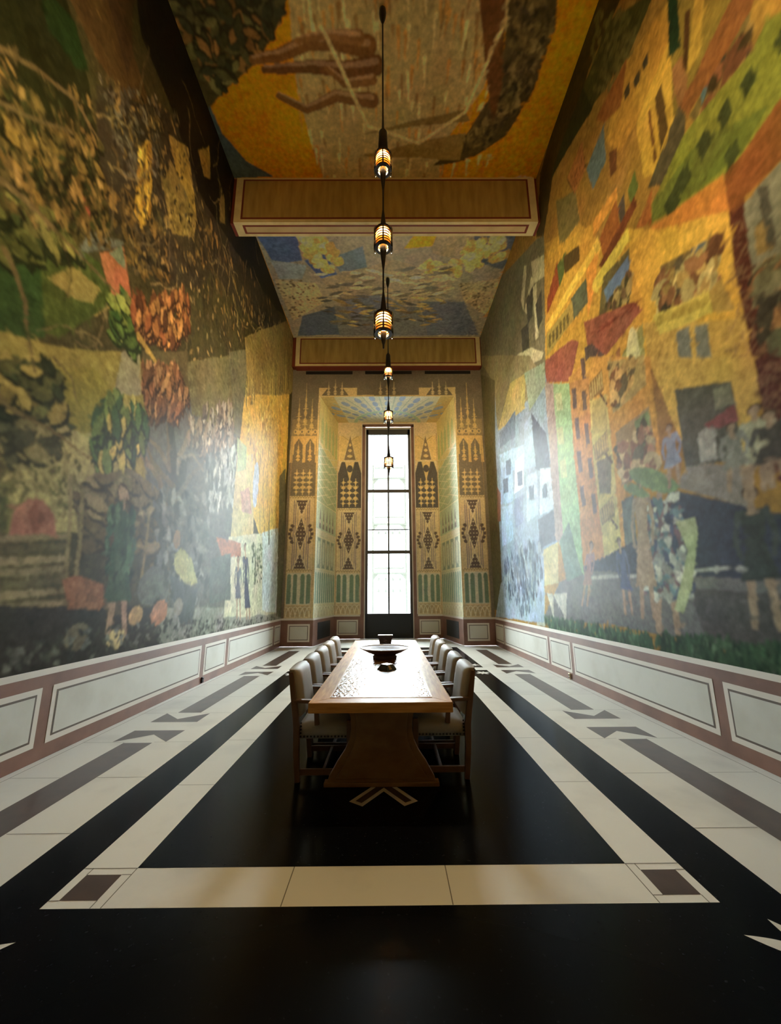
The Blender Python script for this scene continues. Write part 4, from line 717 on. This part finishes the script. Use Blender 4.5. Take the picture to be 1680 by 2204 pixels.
# back of the hall behind the viewer, and the ceiling beams
wb = MB().box(XL - .2, XR + .2, YB - .2, YB, 0, ZC + .2); wb.build('wall_back', M['plaster'])['kind'] = 'structure'
def beam(name, x0, x1, y0, y1, z0, label, shallow=False):
    b = MB(); b.box(x0, x1, y0, y1, z0, ZC + .05, 0)
    f = .012
    def frame(mi, ins, t, d, bottom=False):
        a0, a1 = x0 + ins[0], x1 - ins[0]
        if not bottom:
            c0, c1 = z0 + ins[1], ZC - ins[2]
            b.box(a0, a1, y0 - d, y0, c0, c1, mi)
        else: b.box(a0, a1, y0 + ins[1], y1 - ins[1], z0 - d, z0, mi)
    frame(3, (.155, .085, .055), 0, .003); frame(1, (.20, .13, .10), 0, .006)
    if not shallow:
        frame(3, (.18, .07), 0, .003, True); frame(2, (.235, .11), 0, .006, True)
    else: b.box(x0, x1, y0 - .001, y1, z0 - .04, z0, 3)
    b.box(XL, x0, y0 + .03, y1, z0 + .0, ZC, 3); b.box(x1, XR, y0 + .03, y1, z0 + .0, ZC, 3)
    o = b.build(name, [M['beam_cream'], M['beam_olive'], M['beam_tan'], M['beam_red']]); tag(o, label, None, None, 'structure'); return o
beam('ceiling_beam', -3.468, 3.418, 7.37, 7.73, 9.85, 'near ceiling beam with olive panel framed in cream and red')
beam('ceiling_beam', -3.421, 3.443, 13.15, YF, 9.90, 'far ceiling beam with olive panel, above the three dark vents', True)
beam('ceiling_beam', -3.45, 3.43, 1.55, 1.91, 9.85, 'ceiling beam overhead')

# ------------------------------------------------------------------ window at the back of the niche
wr = empty('window_1', ((WX0 + WX1) / 2, NY, 0)); tag(wr, 'tall narrow steel window with dark lower panel in the deep niche', None, None, 'structure')
hw = (WX1 - WX0) / 2
f = MB()
for sx in (-1, 1):
    f.box(sx * hw - .07, sx * hw + .07, -.035, .06, 0, WZ1, 0); f.box(sx * (hw - .085) - .02, sx * (hw - .085) + .02, .0, .22, 0, WZ1 - .1, 1)
f.box(-hw - .07, hw + .07, -.035, .06, WZ1 - .07, WZ1 + .07, 0); f.box(-hw, hw, 0, .22, WZ1 - .13, WZ1 - .09, 1)
for sx in (-1, 1): f.box(sx * (hw + .06) - .012, sx * (hw + .06) + .012, -.045, -.03, .9, WZ1 + .07, 1)
f.box(-hw - .07, hw + .07, -.045, -.03, WZ1 + .05, WZ1 + .075, 1)
f.build('casing', [M['rail'], M['panel_rim']], wr)
GX = hw - .21; gz0, gz1 = .92, 8.30
s_ = MB()
for sx in (-1, 1): s_.box(sx * (GX + .06) - .055, sx * (GX + .06) + .055, .12, .20, .1, WZ1 - .12)
s_.box(-GX - .1, GX + .1, .12, .20, gz1, WZ1 - .12); s_.build('sash_frame', M['steel'], wr)
for z in (5.82, 3.30): MB().box(-GX - .01, GX + .01, .125, .195, z - .065, z + .065).build('transom', M['steel'], wr)
MB().box(-.032, .032, .135, .185, gz0, gz1).build('mullion', M['steel'], wr)
MB().box(-GX, GX, .145, .175, 4.19, 4.23).build('glazing_bar', M['steel'], wr)
zz = [gz0, 3.255, 3.345, 5.775, 5.865, gz1]
for i in (0, 2, 4):
    for sx in (-1, 1): MB().box(min(sx * .022, sx * GX), max(sx * .022, sx * GX), .158, .162, zz[i], zz[i + 1]).build('pane', M['pane'], wr)
lp = MB().box(-GX - .1, GX + .1, .08, .2, 0, gz0); lp.box(-GX, GX, .07, .08, .08, gz0 - .06); lp.build('lower_panel', M['soot'], wr, bevel=.006)

# what stands outside: paving and a slim grey stair tower with three landings
og = MB().box(-30, 30, NY + .5, 60, -1.2, -1.0); tag(og.build('courtyard_paving', M['out_ground']), kind='structure')
bd = empty('stair_tower', (.03, 19.2, -1)); tag(bd, 'slim grey metal tower with three landings outside the tall window', 'tower')
for sx in (-1, 1):
    MB().box(sx * .80 - .04, sx * .80 + .04, -.04, .04, 0, 9.1).build('post', M['out_trim'], bd)
for z, h_ in ((8.35, .55), (6.0, .35), (3.6, .25)):
    b_ = MB().box(-.84, .84, -.05, .3, z, z + .08); b_.box(-.72, .72, -.05, -.01, z + h_, z + h_ + .07)
    for sx in (-1, 1): b_.prism([(sx * .78, z), (sx * .55, z), (sx * .78, z - .28)], 'y', -.02, .02); b_.box(sx * .80 - .05, sx * .80 + .05, -.06, .06, z - .04, z + .12)
    b_.build('landing', M['out_trim'], bd)
for z in (5.55, 3.3, 2.75):
    for k in range(4):
        x = -.52 + .34 * k; MB().prism([(x - .06, z), (x + .06, z), (x + .03, z + .14), (x - .03, z + .14)], 'y', -.04, .04).build('hanging_lamp', M['out_trim'], bd)
# ------------------------------------------------------------------ vents, sockets
for i, (x0, x1, lb) in enumerate(((-3.06, -1.32, 'dark slot vent at the left under the far ceiling beam'), (-.85, .89, 'dark slot vent in the middle under the far ceiling beam'), (1.38, 3.09, 'dark slot vent at the right under the far ceiling beam'))):
    v = MB().box(x0, x1, YF - .012, YF + .02, 9.71, 9.83); v.box(x0 + .02, x1 - .02, YF - .016, YF, 9.765, 9.775)
    tag(v.build('wall_vent', M['soot']), lb, 'vent', 'slot vents above the niche')
def socket(x, y, s, m, m2, label):
    r = empty('wall_socket', (x, y, .07)); tag(r, label, 'socket')
    MB().box(min(0, s * .03), max(0, s * .03), -.035, .035, -.05, .05).build('plate', m, r, bevel=.006)
    k = MB()
    for z in (-.022, .022): k.lathe([(.014, 0), (.014, .006)], 10, 0, (0, 0, 0))
    k = MB()
    for z in (-.022, .022): k.box(min(s * .03, s * .036), max(s * .03, s * .036), -.014, .014, z - .014, z + .014)
    k.build('outlet', m2, r)
socket(XL + .013, 7.93, 1, M['dark_metal'], M['soot'], 'small dark socket low on the left marble dado')
socket(XR - .013, 8.03, -1, M['brass_plate'], M['dark_metal'], 'small pale brass socket low on the right marble dado')

# ------------------------------------------------------------------ conference table
TX0, TX1, TY0, TY1, TZ = -.652, .508, 3.415, 7.97, .76
tb = empty('conference_table', ((TX0 + TX1) / 2, (TY0 + TY1) / 2, 0))
tag(tb, 'long golden oak table with a burr wood inlay on flared pedestals', 'table')
hx, hy = (TX1 - TX0) / 2, (TY1 - TY0) / 2; bw, bh = .155, .165
t = MB()
def slab(x0, x1, y0, y1, mi): t.box(x0, x1, y0, y1, TZ - .078, TZ, mi)
t.prism([(-hx, -hy), (hx, -hy), (hx - bw, -hy + bh), (-hx + bw, -hy + bh)], 'z', TZ - .078, TZ, 1)
t.prism([(hx, hy), (-hx, hy), (-hx + bw, hy - bh), (hx - bw, hy - bh)], 'z', TZ - .078, TZ, 1)
t.prism([(-hx, hy), (-hx, -hy), (-hx + bw, -hy + bh), (-hx + bw, hy - bh)], 'z', TZ - .078, TZ, 0)
t.prism([(hx, -hy), (hx, hy), (hx - bw, hy - bh), (hx - bw, -hy + bh)], 'z', TZ - .078, TZ, 0)
t.build('tabletop', [M['wood'], M['wood_x']], tb, bevel=.004)
MB().box(-hx + bw, hx - bw, -hy + bh, hy - bh, TZ - .07, TZ - .001).build('inlay', M['burl'], tb)['label'] = 'glossy burr wood inlay'
e = MB()
for sx in (-1, 1): e.box(sx * (hx - bw) - .006, sx * (hx - bw) + .006, -hy + bh, hy - bh, TZ - .02, TZ + .0035)
for sy in (-1, 1): e.box(-hx + bw, hx - bw, sy * (hy - bh) - .006, sy * (hy - bh) + .006, TZ - .02, TZ + .0035)
e.build('bead', M['edge_line'], tb)
def pedestal(y0, y1):
    half = [(.48, 0), (.455, .075), (.385, .195), (.32, .285), (.285, .36), (.268, .45), (.275, .54), (.30, .62), (.335, TZ - .078)]
    pr = [(-x, z) for x, z in half] + [(x, z) for x, z in half[::-1]]
    p = MB(); p.prism(pr, 'y', y0, y1, 0)
    inn = [(.40, .06), (.36, .12), (.29, .23), (.245, .31), (.225, .4), (.222, .5), (.235, .6), (.25, TZ - .09)]
    pi = [(-x, z) for x, z in inn] + [(x, z) for x, z in inn[::-1]]
    p.prism(pi, 'y', y0 - .012, y0, 0); p.prism(pi, 'y', y1, y1 + .012, 0)
    p.box(-.495, .495, y0 - .02, y1 + .02, 0, .035, 0)
    p.build('pedestal', M['pedestal'], tb, bevel=.008)
pedestal(-hy + .385, -hy + .43); pedestal(hy - .56, hy - .40)
MB().box(-.05, .05, -hy + .44, hy - .5, .16, .34).build('stretcher', M['pedestal'], tb, bevel=.006)

# ------------------------------------------------------------------ armchairs: local +x points at the table, origin under the seat's back left corner
CW = .615
def make_chair():
    r = empty('armchair', (0, 0, 0)); hwid = CW / 2 - .03
    for sy in (-1, 1):
        y = sy * hwid
        MB().sweep([(.022, y, 0), (.0, y, .25), (-.004, y, .45), (-.03, y, .62), (-.075, y, .91)], [(.022, .022), (.023, .026), (.024, .028), (.022, .026), (.018, .02)]).build('leg', M['chair_wood'], r, bevel=.004)
        MB().sweep([(.475, y, 0), (.475, y, .30), (.472, y, .50)], [(.019, .019), (.024, .024), (.024, .024)]).build('leg', M['chair_wood'], r, bevel=.004)
        MB().sweep([(-.035, y, .664), (.08, y, .660), (.17, y, .656), (.21, y, .650)], [(.024, .014), (.027, .015), (.031, .016), (.026, .012)]).build('armrest', M['chair_wood'], r, bevel=.005)
        MB().sweep([(.18, y, .46), (.172, y, .55), (.18, y, .648)], [(.019, .022), (.018, .02), (.02, .026)]).build('arm_support', M['chair_wood'], r, bevel=.004)
        MB().box(.02, .47, y - .012, y + .012, .055, .105).build('stretcher', M['chair_wood'], r, bevel=.003)
    MB().box(.235, .26, -hwid, hwid, .06, .10).build('stretcher', M['chair_wood'], r, bevel=.003)
    n, m = 9, 9; vs = []; fs = []
    x0, x1, y1 = .005, .485, hwid - .012
    for j in range(m):
        for i in range(n):
            u, v = i / (n - 1), j / (m - 1); b = (1 - (2 * u - 1) ** 4) * (1 - (2 * v - 1) ** 4)
            vs.append((x0 + (x1 - x0) * u, -y1 + 2 * y1 * v, .445 + .055 * b))
    for j in range(m - 1):
        for i in range(n - 1): fs.append((j * n + i, j * n + i + 1, (j + 1) * n + i + 1, (j + 1) * n + i))
    rim = [i for i in range(n)] + [j * n + n - 1 for j in range(1, m)] + [(m - 1) * n + i for i in range(n - 2, -1, -1)] + [j * n for j in range(m - 2, 0, -1)]
    b0 = len(vs); vs += [(vs[i][0], vs[i][1], .345) for i in rim]; k = len(rim)
    fs += [(rim[i], b0 + i, b0 + (i + 1) % k, rim[(i + 1) % k]) for i in range(k)] + [tuple(b0 + i for i in range(k))]
    st = MB().add(vs, fs, 0, True).build('seat', M['leather'], r)
    for sy in (-1, 1):
        nl = MB(); yy = sy * (y1 + .004)
        for q in range(15): nl.box(.026 + q * .031, .040 + q * .031, yy - .004, yy + .004, .355, .369)
        for q in range(4): nl.box(.026, .040, yy - .004, yy + .004, .384 + q * .028, .398 + q * .028)
        nl.build('stud', M['nail'], st)
    # backrest: padded slab leaning back, edges rounded, top slightly crowned
    vs = []; fs = []; n, m = 13, 13; ease = lambda t: .5 - .5 * math.cos(math.pi * t)
    for side in (0, 1):
        for j in range(m):
            for i in range(n):
                v, u = ease(j / (m - 1)), ease(i / (n - 1)); z = .52 + .41 * v; y = -hwid + .012 + (2 * hwid - .024) * u
                zc = z + .014 * (1 - (2 * u - 1) ** 2) * v ** 4
                lean = -.012 - .067 * v ** 1.2; pad = (1 - abs(2 * u - 1) ** 14) * (1 - abs(2 * v - 1) ** 14)
                vs.append((lean + (.03 + .045 * pad if side else -.018 - .012 * pad), y, zc))
    N2 = n * m
    for j in range(m - 1):
        for i in range(n - 1):
            a = j * n + i; fs.append((a, a + n, a + n + 1, a + 1)); fs.append((N2 + a, N2 + a + 1, N2 + a + n + 1, N2 + a + n))
    rim = [i for i in range(n)] + [j * n + n - 1 for j in range(1, m)] + [(m - 1) * n + i for i in range(n - 2, -1, -1)] + [j * n for j in range(m - 2, 0, -1)]
    k = len(rim); fs += [(rim[i], rim[(i + 1) % k], N2 + rim[(i + 1) % k], N2 + rim[i]) for i in range(k)]
    bk = MB().add(vs, fs, 0, True).build('backrest', M['leather'], r)
    for sy in (-1, 1):
        nb = MB()
        for q in range(15):
            v = q / 14; z = .54 + .37 * v; x = -.026 - .067 * v ** 1.2
            nb.box(x - .008, x + .006, sy * (hwid - .008) - .005, sy * (hwid - .008) + .005, z - .007, z + .007)
        nb.build('stud', M['nail'], bk)
    return r
chair0 = make_chair()
LY = [3.85, 4.49, 5.135, 5.78, 6.42]; RY = [3.89, 4.535, 5.185, 5.845, 6.50]
words = ['nearest', 'second', 'third', 'fourth', 'farthest']
first = True
for side, ys in (('left', LY), ('right', RY)):
    for i, y in enumerate(ys):
        o = chair0 if first else copy_tree(chair0); first = False
        if side == 'left': o.location = (-.835, y + CW / 2 + .012, 0); o.rotation_euler = (0, 0, 0)
        else: o.location = (.708, y + CW / 2 + .012, 0); o.rotation_euler = (0, 0, math.pi)
        pos = {0: 'nearest the viewer', 1: 'second from the near end', 2: 'in the middle of the row', 3: 'second from the window end', 4: 'nearest the window'}[i]
        tag(o, 'grey leather armchair on the %s side of the table, %s' % (side, pos), 'chair', 'armchairs along the table')

# ------------------------------------------------------------------ things on the table
bo = empty('footed_bowl', (-.062, 5.79, TZ)); tag(bo, 'wide shallow wooden bowl on a round foot, on the table', 'bowl')
MB().lathe([(.165, 0), (.17, .012), (.155, .028), (.152, .038), (.18, .05), (.235, .07), (.285, .096), (.335, .122), (.345, .128), (.335, .13), (.25, .1), (.15, .07), (.0, .06)], 40).build('bowl_body', M['bowl'], bo)
MB().lathe([(.333, .124), (.346, .125), (.349, .13), (.345, .135), (.333, .134)], 40, closed=True).build('rim', M['bowl_rim'], bo)
MB().lathe([(.162, .008), (.174, .009), (.174, .018), (.162, .02)], 32, closed=True).build('foot_ring', M['bowl'], bo)
bk = empty('table_block', (-.028, 4.86, TZ), math.radians(47)); tag(bk, 'small dark glossy wedge-sided block in front of the bowl', 'block')
b_ = MB(); a, c, h = .085, .048, .062
b_.add([(-a, -a, 0), (a, -a, 0), (a, a, 0), (-a, a, 0), (-c, -c, h), (c, -c, h), (c, c, h), (-c, c, h)], [(3, 2, 1, 0), (4, 5, 6, 7), (0, 1, 5, 4), (1, 2, 6, 5), (2, 3, 7, 6), (3, 0, 4, 7)])
b_.build('block_body', M['dark_gloss'], bk, bevel=.003)
MB().add([(-.05, -.0815, .012), (.0, -.0815, .012), (-.012, -.056, .053), (-.04, -.056, .053)], [(0, 1, 2, 3)]).build('face_glint', M['brass_plate'], bk)['label'] = 'bright reflection coloured onto one face'  # pale quad paints a bright reflection onto the block's face
bx = empty('table_box', (-.065, 6.95, TZ)); tag(bx, 'dark square-footed box with a top edge coloured bright as if lit, behind the bowl', 'box')
b_ = MB(); zs = [(0, .105), (.01, .105), (.012, .098), (.10, .102), (.14, .112), (.175, .124), (.185, .124)]
for (z0, w0), (z1, w1) in zip(zs[:-1], zs[1:]):
    b_.add([(-w0, -.06, z0), (w0, -.06, z0), (w0, .06, z0), (-w0, .06, z0), (-w1, -.06, z1), (w1, -.06, z1), (w1, .06, z1), (-w1, .06, z1)], [(3, 2, 1, 0), (4, 5, 6, 7), (0, 1, 5, 4), (1, 2, 6, 5), (2, 3, 7, 6), (3, 0, 4, 7)])
b_.build('box_body', M['box_dark'], bx)
MB().box(-.122, .122, -.058, .058, .185, .192).build('lit_top', M['bowl_rim'], bx, bevel=.002)  # pale colour stands in for light falling on the box top
e_ = MB(); pts = []
for k in range(17):
    t_ = k / 16; a_ = -2.2 + 4.4 * t_; pts.append((.03 * math.cos(a_ * 1.4) * (1 if t_ < .5 else -1) * .9, -.063, .10 + (.5 - t_) * .08))
for p, q in zip(pts[:-1], pts[1:]): e_.sweep([p, q], (.002, .004))
e_.build('emblem', M['box_mark'], bx)

# ------------------------------------------------------------------ pendant lamps: ceiling cup, rod, three slatted lanterns, tail
LR, LH = .118, .30
def make_pendant():
    r = empty('pendant_lamp', (0, 0, ZC))
    Z = lambda z: z - ZC
    MB().lathe([(.012, -.34), (.05, -.20), (.06, -.1), (.055, -.02), (.04, 0)], 20).build('ceiling_cup', M['dark_metal'], r)
    MB().lathe([(.013, Z(8.75)), (.013, -.2)], 10).build('rod', M['dark_metal'], r)
    tops = [7.90, 6.54, 5.17]
    for i, zc in enumerate(tops):
        up = 8.62 if i == 0 else None
        zt, zb = zc + LH / 2, zc - LH / 2
        nxt = tops[i + 1] + LH / 2 if i < 2 else 4.80
        if i == 0: MB().lathe([(.03, Z(zt)), (.075, Z(zt + .05)), (.062, Z(zt + .42)), (.02, Z(zt + .5)), (.013, Z(zt + .75))], 20).build('cone', M['dark_metal'], r)
        mid = (zb + nxt) / 2; w = .055
        if i < 2: MB().lathe([(w, Z(nxt)), (.045, Z(nxt + .06)), (.012, Z(nxt + .36)), (.012, Z(zb - .36)), (.045, Z(zb - .06)), (w, Z(zb + .03))], 20).build('cone', M['dark_metal'], r)
        else: MB().lathe([(.0, Z(4.80)), (.012, Z(4.81)), (.014, Z(zb - .16)), (.03, Z(zb - .1)), (.045, Z(zb + .02))], 20).build('tail', M['dark_metal'], r)
        ln = empty('lantern', (0, 0, Z(zc))); ln.parent = r
        MB().lathe([(.052, -.115), (.052, .115)], 24).build('glow_tube', M['glow'], ln)
        s = MB()
        for k in range(7):
            z = -.125 + .25 * k / 6
            s.lathe([(.072, z - .008), (LR - .010, z - .011), (LR - .010, z + .011), (.072, z + .008)], 24, closed=True, smooth=False)
        s.build('slat', M['brass'], ln)
        b = MB()
        for k in range(4):
            a_ = math.pi / 4 * (2 * k) - math.pi / 2; c_, s2 = math.cos(a_), math.sin(a_); w_ = .011; q_ = .02 if k % 2 == 0 else .05
            P = lambda rr, tt, z: (rr * c_ - tt * s2, rr * s2 + tt * c_, z)
            b.add([P(LR - q_, -w_, -LH / 2), P(LR + .004, -w_, -LH / 2), P(LR + .004, w_, -LH / 2), P(LR - q_, w_, -LH / 2), P(LR - q_, -w_, LH / 2), P(LR + .004, -w_, LH / 2), P(LR + .004, w_, LH / 2), P(LR - q_, w_, LH / 2)],
                  [(3, 2, 1, 0), (4, 5, 6, 7), (0, 1, 5, 4), (1, 2, 6, 5), (2, 3, 7, 6), (3, 0, 4, 7)])
        b.lathe([(.02, LH / 2 - .012), (LR, LH / 2 - .012), (LR, LH / 2), (.02, LH / 2)], 24, closed=True, smooth=False); b.lathe([(.074, -LH / 2), (LR, -LH / 2), (LR, -LH / 2 + .012), (.074, -LH / 2 + .012)], 24, closed=True, smooth=False)
        b.build('cage', M['dark_metal'], ln)
        for sx in (-1, 1):
            g = MB(); vs = []; fs = []; n = 7
            for j, z in enumerate((-LH / 2 - .02, LH / 2)):
                for rr in (LR + .008, LR + .016):
                    for k in range(n):
                        a_ = (0 if sx > 0 else math.pi) + (k / (n - 1) - .5) * 1.1; vs.append((rr * math.cos(a_), rr * math.sin(a_), z))
            q = lambda j, w, k: (j * 2 + w) * n + k
            for k in range(n - 1):
                fs += [(q(0, 0, k), q(0, 0, k + 1), q(1, 0, k + 1), q(1, 0, k)), (q(0, 1, k), q(1, 1, k), q(1, 1, k + 1), q(0, 1, k + 1)), (q(0, 0, k), q(0, 1, k), q(0, 1, k + 1), q(0, 0, k + 1)), (q(1, 0, k), q(1, 0, k + 1), q(1, 1, k + 1), q(1, 1, k))]
            fs += [(q(0, 0, 0), q(1, 0, 0), q(1, 1, 0), q(0, 1, 0)), (q(0, 0, n - 1), q(0, 1, n - 1), q(1, 1, n - 1), q(1, 0, n - 1))]
            g.add(vs, fs, 0, True).build('glass_shield', M['glass'], ln)
        L = bpy.data.lights.new('lamp_bulb', 'POINT'); L.energy = LAMP_W; L.color = LAMP_COL; L.shadow_soft_size = .025
        lo = bpy.data.objects.new('lamp_bulb', L); COL.objects.link(lo); lo.parent = ln; lo.location = (0, 0, 0)
    return r
def copy_deep(o, parent=None):
    c = o.copy(); COL.objects.link(c); c.parent = parent
    for ch in o.children: copy_deep(ch, c)
    return c
p0 = make_pendant(); p1 = copy_deep(p0)
p0.location = (-.056, 4.677, ZC); p1.location = (.01, 10.35, ZC)
tag(p0, 'dark pendant with three slatted brass lanterns hanging before the near beam', 'lamp', 'pendant lamps')
p2 = copy_deep(p0); p2.location = (-.06, -1.05, ZC); tag(p2, 'dark pendant with three slatted brass lanterns in the bay behind the viewer', 'lamp', 'pendant lamps')
tag(p1, 'dark pendant with three slatted brass lanterns hanging before the window niche', 'lamp', 'pendant lamps')
